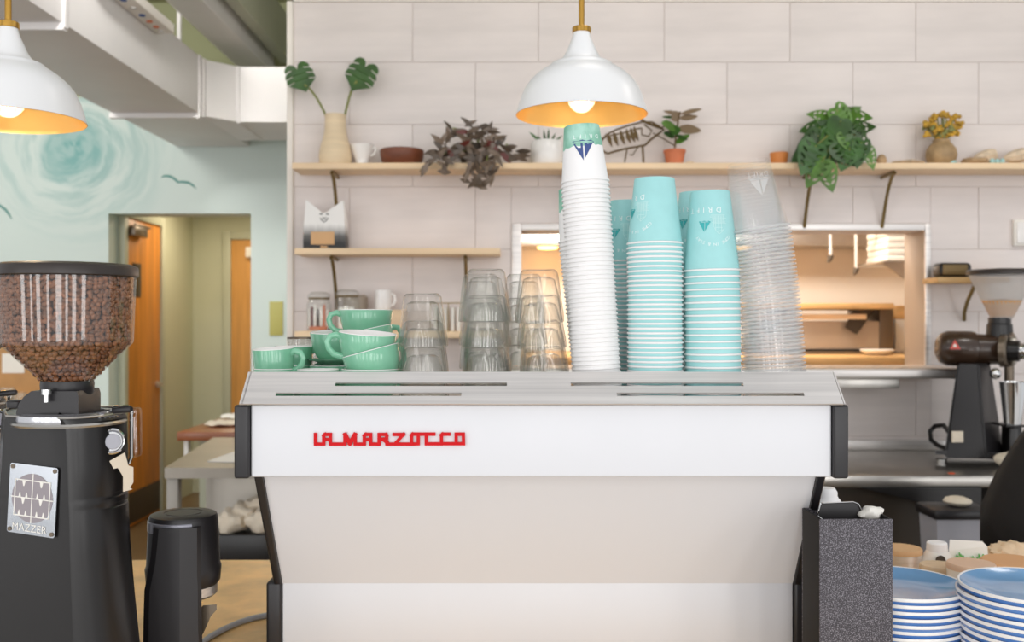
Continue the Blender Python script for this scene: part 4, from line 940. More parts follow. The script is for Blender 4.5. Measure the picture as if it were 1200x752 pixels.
for k, (x_, y_, a, z_) in enumerate(((-1.68, 5.85, .3, 0), (-1.62, 5.95, -.2, .026))):
    m = MB(); m.ball((0, 0, 0), (.12, .09, .016), 18, 8)
    for q in m.bm.verts: q.co.z += .008 * math.sin(q.co.x * 60 + k) * math.cos(q.co.y * 50)
    lo = min(q.co.z for q in m.bm.verts)
    for q in m.bm.verts: q.co = Matrix.Rotation(a, 3, 'Z') @ q.co + Vector((x_, y_, zw - lo + z_))
    props(m.build('folded_napkin', M_paper if k else M_cloth), ('upper' if k else 'lower') + ' white folded napkin on the reddish wood counter', 'napkin', 'napkins on the wooden counter')
# cabinet against the mint wall behind the front grinder
sc_ = thing('side_cabinet', 'white cabinet with a wooden top and tan back board against the mint wall', 'cabinet', (-3.6, 6.8, 0))
zcab = Z(478, 6.6)
MB().box(-4.4, -3.0, 6.65, 6.99, 0, zcab - .035).build('body', M_paper, sc_)
MB().box(-4.42, -2.98, 6.6, 6.99, zcab - .035, zcab, .004).build('counter_top', M_kwood, sc_)
MB().box(-4.4, -3.02, 6.95, 6.99, zcab, 1.42, .003).build('back_board', M_tansheet, sc_)
pn = MB().box(X(2, 6.94), X(28, 6.94), 6.944, 6.949, Z(437, 6.94), Z(414, 6.94)); props(pn.build('pinned_paper', M_paper), 'white sheet pinned to the tan back board seen under the hopper', 'paper')
for k, (px, h_) in enumerate(((8, 22), (22, 16))):
    m = MB().lathe([(0, .002), (.045, .002), (.05, .01), (.05, S(h_, 6.7)), (.046, S(h_, 6.7)), (.045, .012), (0, .01)], (X(px, 6.72), 6.72, zcab), 20)
    props(m.build('drinking_glass', M_jar), ('taller' if k == 0 else 'shorter') + ' clear glass on the side cabinet behind the grinder', 'glass', 'glasses on the side cabinet')
# ------------------------------------------------------------------ front counter and espresso machine
ZC = .90
fcn = thing('front_counter', 'tan stone topped service counter carrying the espresso machine', 'counter', (.1, 2.0, 0))
MB().box(-1.5, 1.9, 1.5, 2.6, ZC - .04, ZC, .008).build('counter_top', M_counter, fcn)
MB().box(-1.45, 1.85, 1.55, 2.54, 0, ZC - .04).build('counter_body', M_trim, fcn)
T0 = 1.385                                   # cup tray height
CX = .0468
em = thing('espresso_machine', 'large white espresso machine with black side frames and a steel cup rail on top', 'espresso machine', (CX, 1.9, ZC))
zu0, zu1 = Z(559, 1.6), Z(474, 1.6)
MB().box(CX - .4657, CX + .4657, 1.6, 1.66, zu0, zu1, .004, seg=3).build('upper_panel', M_white, em)
for s_ in (-1, 1):
    x0, x1 = sorted((CX + s_ * .4665, CX + s_ * .4905))
    MB().box(x0, x1, 1.592, 2.16, Z(560, 1.6), Z(474, 1.6), .004, seg=3).build('upper_side_frame', M_blackp, em)
HB = .466
def slant(y): return Z(559, 1.677) + (Z(682, 1.822) - Z(559, 1.677)) * (y - 1.677) / .145
m = MB(); a = (1.677, Z(559, 1.677) + .012); b_ = (1.822, Z(682, 1.822) - .002)
m.prism([a, b_, (b_[0] + .02, b_[1]), (a[0] + .02, a[1])], lambda p, q, t: Vector((t, p, q)), CX - HB + .0005, CX + HB - .0005); m.build('lower_panel', M_white, em)
for s_ in (-1, 1):
    m = MB(); x0, x1 = sorted((CX + s_ * HB, CX + s_ * (HB + .014)))
    m.prism([(1.668, Z(559, 1.677) + .012), (1.815, Z(684, 1.822)), (2.1, Z(684, 1.822)), (2.1, Z(559, 1.677) + .012)], lambda p, q, t: Vector((t, p, q)), x0, x1)
    bmesh.ops.bevel(m.bm, geom=[e for e in m.bm.edges], offset=.002, segments=1, affect='EDGES'); m.build('slanted_side_frame', M_blackp, em)
zb0, zb1 = ZC + .03, Z(682, 1.822)
MB().box(CX - HB, CX + HB, 1.822, 1.86, zb0, zb1, .003, seg=2).build('base_panel', M_white, em)
for s_ in (-1, 1):
    x0, x1 = sorted((CX + s_ * (HB + .0006), CX + s_ * (HB + .0285)))
    MB().box(x0, x1, 1.815, 2.14, zb0 - .005, zb1 + .002, .006, seg=3).build('base_side_frame', M_blackp, em)
    for y in (1.86, 2.1):
        MB().lathe([(0, 0), (.024, 0), (.026, .006), (.016, .012), (.016, .05), (0, .05)], (CX + s_ * .42, y, ZC), 18).build('foot', M_chrome, em)
MB().box(CX - .46, CX + .46, 1.662, 2.15, Z(559, 1.677) + .013, T0 - .03, .004).build('body', M_steel2, em)
MB().box(CX - .46, CX + .46, 1.87, 2.12, zb0, zb1 - .004).build('base_body', M_steel2, em)
MB().box(CX - .46, CX + .46, 1.85, 1.95, zb1 - .003, Z(559, 1.677) + .012).build('back_body', M_steel2, em)
MB().box(CX - .472, CX + .472, 1.661, 2.15, T0 - .028, T0, .003).build('cup_tray', M_steel2, em)
# slotted rail leaning back round the cup tray
RX = .05; y0r, z0r, y1r, z1r = 1.585, Z(473, 1.585), 1.64, Z(435.5, 1.64)
def rail_pt(px, v, off):
    """px measured on the rail, v 0..1 up its slope, off outwards"""
    y = y0r + (y1r - y0r) * v; z = z0r + (z1r - z0r) * v; n = Vector((0, -(z1r - z0r), (y1r - y0r))).normalized()
    x = X(px, 1.612); return Vector((x, y, z)) + n * off
v2a, v2b, v1a, v1b = .24, .345, .55, .655
L0, L1 = 285.5, 982.0
def strip(m, a, b_, va, vb):
    m.raw([rail_pt(a, va, 0), rail_pt(b_, va, 0), rail_pt(b_, vb, 0), rail_pt(a, vb, 0), rail_pt(a, va, -.0025), rail_pt(b_, va, -.0025), rail_pt(b_, vb, -.0025), rail_pt(a, vb, -.0025)],
          [(0, 1, 2, 3), (7, 6, 5, 4), (0, 4, 5, 1), (1, 5, 6, 2), (2, 6, 7, 3), (3, 7, 4, 0)])
m = MB()
for va, vb, slots in ((0, v2a, ()), (v2a, v2b, ((325, 541), (722, 940))), (v2b, v1a, ()), (v1a, v1b, ((392, 594), (669, 872))), (v1b, 1, ())):
    e = [L0] + [p for s_ in slots for p in s_] + [L1]
    for i in range(0, len(e), 2): strip(m, e[i], e[i + 1], va, vb)
m.build('cup_rail', M_steel, em, smooth=False)
for s_ in (-1, 1):
    m = MB(); xs = RX + s_ * .4785
    m.prism([(y0r, z0r), (y1r, z1r), (2.1, 1.411), (2.155, z0r)], lambda p, q, t: Vector((t, p, q)), xs - .0012, xs + .0012); m.build('side_rail', M_steel, em)
m = MB(); m.prism([(2.152, z0r), (2.1, 1.411), (2.103, 1.411), (2.155, z0r)], lambda p, q, t: Vector((t, p, q)), RX - .477, RX + .477); m.build('back_rail', M_steel, em)
# raised red lettering on the upper panel
m = MB(); SW = .0052; lift = [0.0]
def LP(a, b_): return (355 + a / 6.0, 495 + b_ / 6.0)
def stroke(*pts, w=SW, d=.004):
    q = [Vector((X(LP(a, b_)[0], 1.6), Z(LP(a, b_)[1], 1.6), 0)) for a, b_ in pts]
    for p0, p1 in zip(q, q[1:]):
        lift[0] += .00003; d = .0035 + lift[0]; t = (p1 - p0).normalized(); n = Vector((-t.y, t.x, 0)) * w / 2; e = t * w / 2 * .96
        cs = [p0 - e + n, p0 - e - n, p1 + e - n, p1 + e + n]
        m.raw([Vector((c.x, 1.6 - d, c.y)) for c in cs] + [Vector((c.x, 1.6005, c.y)) for c in cs], [(0, 1, 2, 3), (0, 4, 5, 1), (1, 5, 6, 2), (2, 6, 7, 3), (3, 7, 4, 0)])
stroke((90, 82), (90, 150), (148, 150)); stroke((148, 150), (148, 92), (158, 82), (195, 82), (195, 150)); stroke((148, 118), (195, 118))
stroke((195, 150), (297, 150)); stroke((297, 150), (297, 82)); stroke((299, 84), (332, 146), w=.0064); stroke((332, 146), (366, 84), w=.0064); stroke((369, 82), (369, 150)); stroke((369, 150), (433, 150))
stroke((433, 150), (433, 92), (443, 82), (478, 82), (478, 150)); stroke((433, 118), (478, 118)); stroke((478, 150), (537, 150)); stroke((537, 150), (537, 82), (585, 82), (590, 92), (590, 112), (537, 118))
stroke((566, 118), (592, 138), (592, 150), (765, 150)); stroke((642, 82), (708, 82), (648, 148)); stroke((765, 150), (765, 90), (773, 80), (922, 80)); stroke((812, 80), (812, 148), (765, 150))
stroke((868, 82), (868, 148), (975, 148)); stroke((975, 148), (975, 88), (983, 80), (1028, 80)); stroke((975, 147), (1078, 147), (1078, 80), (1128, 80), (1130, 147), (1078, 147))
m.build('red_lettering', M_red, em, fix=False, smooth=False)

# ------------------------------------------------------------------ paper and plastic cups on the tray
def cup_mb(rr, rb, h, rim=True, rimr=.0019, wall=.0005, seg=40):
    m = MB(); prof = []
    if rim:
        for k in range(7):
            a = -PI * .5 + k * PI / 6 * 1.05
            prof.append((rr - rimr + rimr * math.cos(a), rimr + rimr * math.sin(a)))
    tr = (rb - rr) / h
    prof += [(rr - .0022, .0042), (rb + .0003, h - .001), (rb - .0006, h), (rb - .0022, h), (rb - .003, h - .006), (0, h - .006)]
    m.lathe(prof, seg=seg)
    m.lathe([(rr - .0024, .0), (rb - .0022, h - .007)], seg=seg)
    return m
def ring_mb(rr, rimr=.0019, seg=40):
    m = MB(); m.lathe([(rr - rimr + rimr * math.cos(a), rimr + rimr * math.sin(a)) for a in [2 * PI * k / 10 for k in range(11)]], seg=seg); return m
def wrap(vs, rr, rb, h, uoff, voff, ang, eps=.0006):
    """flat outline wrapped on the upside-down cup, turned half a turn so it reads upright on an upright cup"""
    out = []
    for p in vs:
        u, v = -p.x, -p.y; v += voff; r_ = rr - .0022 + (rb + .0025 - rr) * (v - .0042) / (h - .0052) + eps; th = ang + (u + uoff) / r_
        out.append((r_ * math.sin(th), -r_ * math.cos(th), v))
    return out
def dense(poly, n=4):
    o = []
    for a, b_ in zip(poly, poly[1:] + poly[:1]):
        for k in range(n): o.append(Vector((a[0] + (b_[0] - a[0]) * k / n, a[1] + (b_[1] - a[1]) * k / n, 0)))
    return o
def bars(segs, w):
    vs, fs = [], []
    for (a, b_), (c, d_) in segs:
        t = Vector((c - a, d_ - b_, 0)); L = max(1, int(t.length / .003)); t.normalize(); n = Vector((-t.y, t.x, 0)) * w / 2
        for k in range(L):
            p = Vector((a + (c - a) * k / L, b_ + (d_ - b_) * k / L, 0)); q = Vector((a + (c - a) * (k + 1) / L, b_ + (d_ - b_) * (k + 1) / L, 0))
            i = len(vs); vs += [p + n, p - n, q - n, q + n]; fs.append((i, i + 1, i + 2, i + 3))
    return vs, fs
WORD = text_shape('DRIFT', .0098, 2.1); WORD2 = text_shape('DRIFT', .0125, 1.9)
def arc_text(s, R, size, span, up=True):
    vs, fs = [], []
    for k, ch in enumerate(s):
        if ch == ' ': continue
        a = -span / 2 + span * k / (len(s) - 1); cv, cf = text_shape(ch, size); i = len(vs)
        for p in cv:
            r_ = R + p.y; q = a
            vs.append(Vector((p.x * math.cos(q) + r_ * math.sin(q), -p.x * math.sin(q) + r_ * math.cos(q) - R, 0)))
        fs += [tuple(x_ + i for x_ in f_) for f_ in cf]
    return vs, fs
ARC = arc_text('COME IN & STAY', .034, .0076, 1.7)
BOAT = [([(-.0125, .006), (-.001, .006), (-.001, .025)], ), ([(.001, .006), (.0125, .006), (.001, .027)], )]
def boat(scale=1.0):
    vs, fs = [], []
    for poly in ([(-.0118, .0045), (-.0012, .0045), (-.0012, .0225)], [(.0008, .0045), (.0122, .0045), (.0008, .0255)],
                 [(-.0135, .003), (-.009, .0008), (-.004, .0018), (.001, .0002), (.006, .0016), (.0135, .001), (.0125, .0036), (-.0128, .0042)]):
        d = dense([(a * scale, b_ * scale) for a, b_ in poly], 3); i = len(vs); vs += d
        fs += [tuple(i + x_ for x_ in t) for t in tessellate_polygon([d])]
    return vs, fs
def house():
    seg = []; w = .0004
    r_ = random.Random(5)
    for k in range(9): seg.append(((-.012 + r_.uniform(-.002, .002), .001 + k * .0018), (.012 + r_.uniform(-.004, .003), .001 + k * .0018)))
    for x_, h_ in ((-.009, .024), (-.004, .03), (.001, .033), (.006, .027), (.009, .02)): seg.append(((x_, .002), (x_, h_)))
    seg += [((-.009, .024), (-.004, .03)), ((-.004, .03), (.001, .033)), ((.001, .033), (.006, .027)), ((.006, .027), (.009, .02)), ((-.006, .022), (.007, .022)), ((-.007, .026), (.004, .029))]
    return bars(seg, .0007)
HOUSE = house()
def ordinal(k):
    return ' bottom' if k < 0 else ' %d%s from the top' % (k, 'th' if 4 <= k % 100 <= 20 else {1: 'st', 2: 'nd', 3: 'rd'}.get(k % 10, 'th'))
def stack(proto, tree, n, pitch, px, y, tilt0, tilt1, label, toplabel, group, toprot=0, side=1, first=None):
    """nested upside-down cups: returns the topmost; tilt in degrees from bottom to top"""
    p = Vector((X(px, y), y, T0 + .0006)); last = None
    for k in range(n):
        t = math.radians(tilt0 + (tilt1 - tilt0) * (k / max(1, n - 1)) ** 1.0)
        if first is not None and k == 0:
            o = proto; o.location = p; o.rotation_euler = (0, -t, 0)
        else:
            o = dup(proto, p, (0, -t, 0), tree=tree)
        o['label'] = toplabel if k == n - 1 else label[0] + ordinal(n - k) + label[1]
        o['group'] = group; last = o
        p = p + Vector((-math.sin(t), 0, math.cos(t))) * pitch
    return last
# white cups
RW, BW, HW = .0418, .0298, .0965
wc0 = cup_mb(RW, BW, HW).build('paper_cup', M_cupwash); props(wc0, 'x', 'cup'); COL.objects.unlink(wc0); COL.objects.link(wc0)
top = stack(wc0, [], 50, .00755, 701, 1.70, 3.3, 3.6, ('white paper cup,', ' of the tall front stack under the lamp'), 'topmost white cup of the tall front stack, with green wash and navy sailboat', 'white cups in the front stack', first=True)
def printed(parent, shape, m, rr, rb, h, uoff, voff, ang, name):
    vs, fs = shape; mb = MB(); mb.raw(wrap(vs, rr, rb, h, uoff, voff, ang), fs); return mb.build(name, m, parent, local=True, fix=False, smooth=False)
printed(top, WORD, M_inkw, RW, BW, HW, .004, .077, .0, 'lettering')
printed(top, boat(1.4), M_navy, RW, BW, HW, .0, .0685, -.05, 'boat_print')
top2 = stack(wc0, [], 38, .00755, 700, 1.80, 5.6, 6.4, ('white paper cup,', ' of the stack leaning behind the tall white stack'), 'topmost green-washed white cup of the stack behind the tall white stack', 'white cups in the rear stack')
# mint cups: two sizes
def mint_proto(rr, rb, h):
    t = thing('mint_paper_cup', 'x', 'cup'); cup_mb(rr, rb, h, rim=False).build('body', M_mint, t); ring_mb(rr).build('rim', M_cupw, t); return t
mA = mint_proto(.048, .0338, .112); tA = tree_of(mA)
mB = mint_proto(.0492, .0330, .136); tB = tree_of(mB)
def deco(o, dims, ang):
    rr, rb, h = dims
    printed(o, WORD2, M_inkw, rr, rb, h, 0, h - .03, ang - .55, 'lettering')
    printed(o, HOUSE, M_inkp, rr, rb, h, 0, h - .042, ang + .05, 'line_drawing')
    printed(o, boat(.75), M_teal, rr, rb, h, 0, h - .052, ang - .55, 'boat_print')
    printed(o, ARC, M_inkw, rr, rb, h, 0, h - .09, ang - .2, 'curved_lettering')
t1 = stack(mA, tA, 34, .0080, 767.7, 1.70, 0, .3, ('mint paper cup,', ' of the left front mint stack'), 'topmost cup of the left front mint stack, printing turned to its left side', 'mint cups, left front stack', first=True)
deco(t1, (.048, .0338, .112), -.75)
t2 = stack(mB, tB, 21, .0109, 835.5, 1.70, 0, 1.2, ('tall mint paper cup,', ' of the right front mint stack'), 'topmost cup of the right front mint stack, facing white drawing and teal boat', 'mint cups, right front stack', first=True)
deco(t2, (.0492, .0330, .136), .1)
t3 = stack(mA, tA, 31, .0080, 734, 1.82, 0, -.3, ('mint paper cup,', ' of the shaded stack between white and mint stacks'), 'topmost shaded mint cup between the white stack and left front mint stack', 'mint cups, shaded rear stack')
deco(t3, (.048, .0338, .112), -.1)
t4 = stack(mA, tA, 33, .0080, 758, 1.93, 0, .3, ('mint paper cup,', ' of the hidden stack behind the left mint stack'), 'topmost mint cup peeking out left behind the left front mint stack', 'mint cups, hidden rear stack')
t5 = stack(mB, tB, 23, .0109, 818, 1.88, 0, .4, ('tall mint paper cup,', ' of the stack behind the right mint stack'), 'topmost mint cup standing higher behind the right front mint stack', 'mint cups, right rear stack')
deco(t5, (.0492, .0330, .136), -.35)
# clear plastic cups
RP, BP, HP = .0530, .0345, .118
m = MB()
m.lathe([(RP - .0025, .0036), (RP - .004, .008), (RP - .0045, .014), (BP + .0015, HP - .008), (BP, HP - .004), (BP - .001, HP), (BP - .004, HP), (BP - .005, HP - .005), (0, HP - .005)], seg=44)
pc0 = thing('clear_plastic_cup', 'x', 'cup'); m.build('body', M_clear, pc0)
MB().lathe([(RP - .0025, .0036), (RP, .0032), (RP + .0004, .0018), (RP - .0002, .0004), (RP - .0022, 0)], seg=44).build('rolled_rim', M_clearrim, pc0)
tPc = tree_of(pc0)
top = stack(pc0, tPc, 45, .0066, 909, 1.70, 2.5, 9.0, ('clear plastic cup,', ' of the leaning clear stack'), 'topmost clear plastic cup of the leaning stack, with white printing', 'clear plastic cups in the leaning stack', first=True)
M_inkc = thin_clear('frosted_print', (1, 1, 1), .05, haze=.5, rough=.2, edge=.1)
printed(top, text_shape('DRIFT', .0125, 1.2), M_inkc, RP, BP, HP, 0, HP - .024, .1, 'lettering')
printed(top, boat(1.3), M_inkc, RP, BP, HP, 0, HP - .032, .1, 'boat_print')

# ------------------------------------------------------------------ fluted tumblers, upside down
RT, BT, HT = .0425, .0312, .09
def flute(r_, z, a):
    if z > HT - .004 or z < .018: return r_
    n = 10; q = ((a / (2 * PI / n)) % 1 - .5) * 2 * PI / n; poly = math.cos(PI / n) / math.cos(q)
    w = min(1, (z - .018) / .012) * min(1, (HT - .004 - z) / .008)
    return r_ * (1 + w * (poly * 1.012 - 1) * .9)
m = MB()
outer = [(RT - .0014, 0), (RT, .0012), (RT - .0003, .008), (RT - .001, .018), (RT - .0016, .022), (RT - .003, .032), (RT - .0055, .052), (BT + .0034, .072), (BT + .0014, .084), (BT - .001, HT - .003), (BT - .004, HT), (BT - .008, HT), (BT - .010, HT - .0015), (0, HT - .002)]
inner = [(0, HT - .013), (BT - .012, HT - .013), (BT - .004, HT - .017), (BT - .0012, HT - .028), (RT - .0082, .045), (RT - .0045, .02), (RT - .0032, .006), (RT - .0028, .001), (RT - .0014, 0)]
m.lathe(outer + inner, seg=60, rfn=lambda r_, z, a: flute(r_, z, a))
tg = m.build('glass_tumbler', M_glass, angle=16); props(tg, 'x', 'glass')
used = [False]
def tumblers(px, y, n, pitch, tilt, names, group, rz=0):
    t = math.radians(tilt); p = Vector((X(px, y), y, T0 + .0006))
    for k in range(n):
        if used[0]: o = dup(tg, p, tree=[])
        else: o = tg; o.location = p; used[0] = True
        o.rotation_euler = (0, -t, rz + .3 * k); props(o, names[k], 'glass', group)
        p = p + Vector((-math.sin(t), 0, math.cos(t))) * pitch
od = {3: ('bottom', 'middle', 'topmost'), 4: ('bottom', 'second from bottom', 'second from top', 'topmost')}
def nm(n, where): return [f'{w_} fluted tumbler {where}' for w_ in od[n]]
tumblers(497, 1.70, 3, .0455, 1, nm(3, 'in the short stack of three beside the green cups'), 'tumblers, stack of three')
tumblers(571, 1.72, 4, .0445, .6, nm(4, 'in the upright front stack of four, middle of the glasses'), 'tumblers, upright front stack', .2)
tumblers(641, 1.72, 4, .0445, 5.5, nm(4, 'in the leaning front stack beside the white cups'), 'tumblers, leaning front stack', .5)
tumblers(565, 1.90, 4, .0445, 1, nm(4, 'in the rear stack behind the upright front stack'), 'tumblers, rear stack behind upright', .1)
tumblers(617, 1.90, 4, .0445, 2, nm(4, 'in the rear stack between the two tall glass stacks'), 'tumblers, rear stack between', .4)

# ------------------------------------------------------------------ green cups
def green_cup(R, h, small):
    t = thing('green_cup', 'x', 'cup')
    if small: out = [(0, .002), (.62 * R, .002), (.66 * R, 0), (.72 * R, 0), (.82 * R, .07 * h), (.9 * R, .22 * h), (.95 * R, .5 * h), (R * .985, .985 * h), (R * .975, h)]
    else: out = [(0, .002), (.5 * R, .002), (.54 * R, 0), (.6 * R, 0), (.64 * R, .04 * h), (.76 * R, .16 * h), (.87 * R, .38 * h), (.94 * R, .62 * h), (R * .985, .985 * h), (R * .975, h)]
    MB().lathe(out, seg=44).build('body', M_gcup, t, local=True, angle=60)
    b0 = out[4:]
    MB().lathe([(R * .986, h - .0006), (R * .984, h - .0002), (R * .973, h + .0006), (R * .955, h * 1.006), (R * .94, h * .985)] + [(r_ - .0034, max(z, .006)) for r_, z in b0[-3:0:-1]] + [(0, .006)], seg=44).build('white_inside', M_gwhite, t, local=True, angle=60)
    k = R * .9
    MB().tube([(k, 0, .82 * h), (k + .009, 0, .9 * h), (k + .019, 0, .84 * h), (k + .023, 0, .66 * h), (k + .02, 0, .45 * h), (k + .011, 0, .28 * h), (k - .006, 0, .2 * h)], [.0042, .0042, .004, .004, .004, .0042, .0045], 10, flat=1.3).build('handle', M_gcup, t, local=True)
    return t
GS = green_cup(.0362, .052, True); GB = green_cup(.0498, .053, False); tS, tBg = tree_of(GS), tree_of(GB); gu = {}
GG = 'green cups piled on the left of the cup tray'
def gc(which, c, rotz, tilt, label, fwd=0):
    """c = centre of the foot; tilt leans the mouth towards +x in degrees"""
    p, tr = (GS, tS) if which == 's' else (GB, tBg)
    M_ = Matrix.Rotation(math.radians(fwd), 3, 'X') @ Matrix.Rotation(math.radians(tilt), 3, 'Y') @ Matrix.Rotation(rotz, 3, 'Z')
    if which in gu: o = dup(p, c, tree=tr)
    else: o = p; o.location = c; gu[which] = True
    o.rotation_euler = M_.to_euler(); props(o, label, 'cup', GG); return o
def gp(px, y, z): return Vector((X(px, y), y, z))
tt = T0 + .0006
gc('s', gp(322, 1.73, tt), -.2, 0, 'small green cup standing on the tray under the leftmost small cup')
gc('s', gp(322, 1.73, tt + .035), -.25, -2.5, 'leftmost small green cup on top, handle to the right', 3)
gc('s', gp(345, 1.88, tt), .1, 0, 'small green cup on the tray, lower one behind the leftmost cup')
gc('s', gp(345, 1.88, tt + .035), 0, 0, 'small shaded green cup half hidden behind the leftmost cup, handle right')
gc('s', gp(373, 1.70, tt), .5, 0, 'small green cup sunk behind the rail, its white rim just showing')
gc('b', gp(394, 1.86, tt - .004 + .0035), 2.6, 0, 'large green cup on the tray under the saucer')
sc = MB().lathe([(0, 0), (.03, 0), (.033, .003), (.052, .008), (.054, .0105), (.052, .011), (.03, .006), (0, .006)], gp(394, 1.86, tt + .0545), 40)
props(sc.build('green_saucer', M_gcup), 'green saucer between two large cups behind the small white-rimmed cup', 'saucer')
gc('b', gp(395, 1.86, tt + .061), 1.9, 0, 'large shaded green cup on the saucer, white inside showing', 4)
gc('b', gp(434, 1.70, tt), PI - .3, 0, 'large green cup at the bottom of the front pile, on the tray')
gc('b', gp(443, 1.70, tt + .033), .75, -15, 'tilted large green cup in the middle of the front pile, handle right')
gc('b', gp(428.5, 1.703, tt + .0615), PI + .35, 4.5, 'topmost large green cup of the front pile, handle left, white inside', 4)
gc('b', gp(429, 1.85, tt), 0, 0, 'large green cup at the bottom of the rear pile')
gc('b', gp(430, 1.85, tt + .031), 2.4, 0, 'second large green cup of the rear pile')
gc('b', gp(436, 1.85, tt + .066), .5, -13, 'tilted large green cup third in the rear pile, handle right')
gc('b', gp(429, 1.85, tt + .102), PI + .2, 0, 'highest green cup of the rear pile, above eye level')
sg_ = thing('serving_glass', 'short clear glass with a dark rim standing behind the green cups', 'glass', gp(358, 1.99, tt))
o = ORG[sg_]; MB().lathe([(0, .001), (.03, .001), (.036, .1), (.0345, .1), (.029, .008), (0, .008)], o, 30).build('glass_body', M_jar, sg_)
MB().lathe([(.0345, .099), (.0365, .099), (.0365, .1025), (.0345, .1025), (.0345, .099)], o, 30).build('dark_rim', M_leverg, sg_)
spn = MB(); a, b_ = gp(370, 1.99, tt + .012), P(385, 384, 1.99)
spn.tube([a, a * .35 + b_ * .65, b_], [.003, .0035, .0075], 8, flat=.35); props(spn.build('steel_spoon', mat('dull_spoon', (188, 176, 168), .4, .6)), 'grey spoon handle sticking up out of the short glass', 'spoon')

# ------------------------------------------------------------------ front coffee grinder (left edge)
YG = 1.62
fg = thing('coffee_grinder', 'black coffee grinder with a bean-filled clear hopper at the left, metal badge in front', 'coffee grinder', (X(60, YG), YG, ZC))
def sgx(px, y=YG): return X(px, y)
kg = S(1, YG); HC = Vector((X(79, YG), YG, 0))
zt = Z(322, YG); zm = Z(401, YG); zn = Z(450, YG)
HR0, HR1, HRN = 76 * kg, 72.5 * kg, 26 * kg
MB().lathe([(HRN, zn), (HRN + .002, zn + .003), (HR1 - .003, zm - .004), (HR1 - .0004, zm - .0015), (HR1 + .0001, zm + .0015), (HR1 + .0005, zm + .006), (HR1 + (HR0 - HR1) * .5, (zm + zt) / 2), (HR0, zt)], (HC.x, HC.y, 0), 64).build('hopper', M_hop, fg)
MB().lathe([(0, zt + .019), (HR0 - .006, zt + .017), (HR0 + .002, zt + .0135), (HR0 + .0035, zt + .010), (HR0 + .0035, zt - .002), (HR0 + .001, zt - .004), (HR0 - .004, zt - .002), (0, zt - .002)], (HC.x, HC.y, 0), 64).build('hopper_lid', M_lid, fg)
# beans: one object nobody could count, a layer against the clear wall round a dark core
bt = []
na, nl = 8, 6
for i in range(1, nl):
    u = PI * i / nl; rr = math.sin(u)
    for k in range(na):
        a = 2 * PI * k / na; cr = .55 if k == 2 and 1 < i < nl - 1 else 1
        bt.append((-.0057 * math.cos(u), .0047 * rr * math.cos(a), .0034 * rr * math.sin(a) * (.72 if cr < 1 else 1)))
bt = [(-.0057, 0, 0)] + bt + [(.0057, 0, 0)]
bf = [(0, 1 + (k + 1) % na, 1 + k) for k in range(na)]
for i in range(nl - 2):
    for k in range(na): bf.append((1 + i * na + k, 1 + i * na + (k + 1) % na, 1 + (i + 1) * na + (k + 1) % na, 1 + (i + 1) * na + k))
bf += [(len(bt) - 1, 1 + (nl - 2) * na + k, 1 + (nl - 2) * na + (k + 1) % na) for k in range(na)]
bt = np.array(bt); spots = []
rb = random.Random(11)
z_ = zn + .006
while z_ < zt - .008:
    r_ = (HRN + (HR1 - HRN) * (z_ - zn) / (zm - zn)) if z_ < zm else HR1 + (HR0 - HR1) * (z_ - zm) / (zt - zm)
    r_ -= .0062; n = int(2 * PI * r_ / .0088); o_ = rb.random()
    for k in range(n):
        a = 2 * PI * (k + o_ + rb.uniform(-.25, .25)) / n; q = r_ - rb.uniform(0, .0025)
        spots.append((q * math.sin(a), -q * math.cos(a), z_ + rb.uniform(-.002, .002), a))
    z_ += .0068
vs = []; fs = []
for x_, y_, z_, a in spots:
    R_ = np.array(Matrix.Rotation(a, 3, 'Z') @ Matrix.Rotation(PI / 2 + rb.uniform(-.5, .5), 3, 'X') @ Matrix.Rotation(rb.uniform(0, 6.28), 3, 'Z') @ Matrix.Rotation(rb.choice((0, PI, PI)) + rb.uniform(-.4, .4), 3, 'X'))
    i = len(vs); vs += (bt @ R_.T + np.array((x_, y_, z_))).tolist(); fs += [tuple(t + i for t in f_) for f_ in bf]
me = bpy.data.meshes.new('coffee_beans'); me.from_pydata(vs, [], fs); me.materials.append(M_bean); me.shade_smooth()
beans = bpy.data.objects.new('coffee_beans', me); COL.objects.link(beans); beans.location = (HC.x, HC.y, 0)
props(beans, 'roasted brown coffee beans filling the clear hopper of the front grinder', 'coffee beans', kind='stuff')
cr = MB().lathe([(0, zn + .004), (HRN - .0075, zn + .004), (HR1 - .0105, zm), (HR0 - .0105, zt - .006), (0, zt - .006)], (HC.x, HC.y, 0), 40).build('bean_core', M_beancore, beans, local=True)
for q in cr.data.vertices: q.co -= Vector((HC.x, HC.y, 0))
# neck casting
nx = HC.x
MB().lathe([(0, zn + .006), (HRN + .004, zn + .006), (HRN + .005, zn), (HRN + .004, zn - .012), (HRN, zn - .02), (HRN, zn - .05), (0, zn - .05)], (nx, YG, 0), 40).build('neck_ring', M_blackp, fg)
m = MB(); zpl = Z(496, YG)
m.prism([(35, 497), (35, 480), (38, 470), (44, 462), (52, 456), (104, 456), (106, 462), (106, 485), (96, 486), (84, 480), (78, 497)], lambda a, b_, t: P(a, b_, YG) + Vector((0, t, 0)), -.045, .04)
bmesh.ops.bevel(m.bm, geom=[e for e in m.bm.edges if e.calc_face_angle(0) > .5], offset=.004, segments=2, affect='EDGES'); m.build('neck_casting', M_blackp, fg)
MB().lathe([(0, 0), (.0045, 0), (.0045, .012), (.0075, .012), (.0075, .02), (0, .021)], P(54.5, 471, YG - .055), 14).build('lock_screw', M_chrome, fg)
MB().tube([P(34, 473, YG - .02), P(22, 473.5, YG - .03)], .003, 8).build('gate_rod', M_blackp, fg)
MB().lathe([(0, 0), (.014, 0), (.0145, .002), (.0145, .009), (.012, .0115), (0, .0115)], P(19, 477, YG - .03), 20).build('gate_knob', M_blackp, fg)
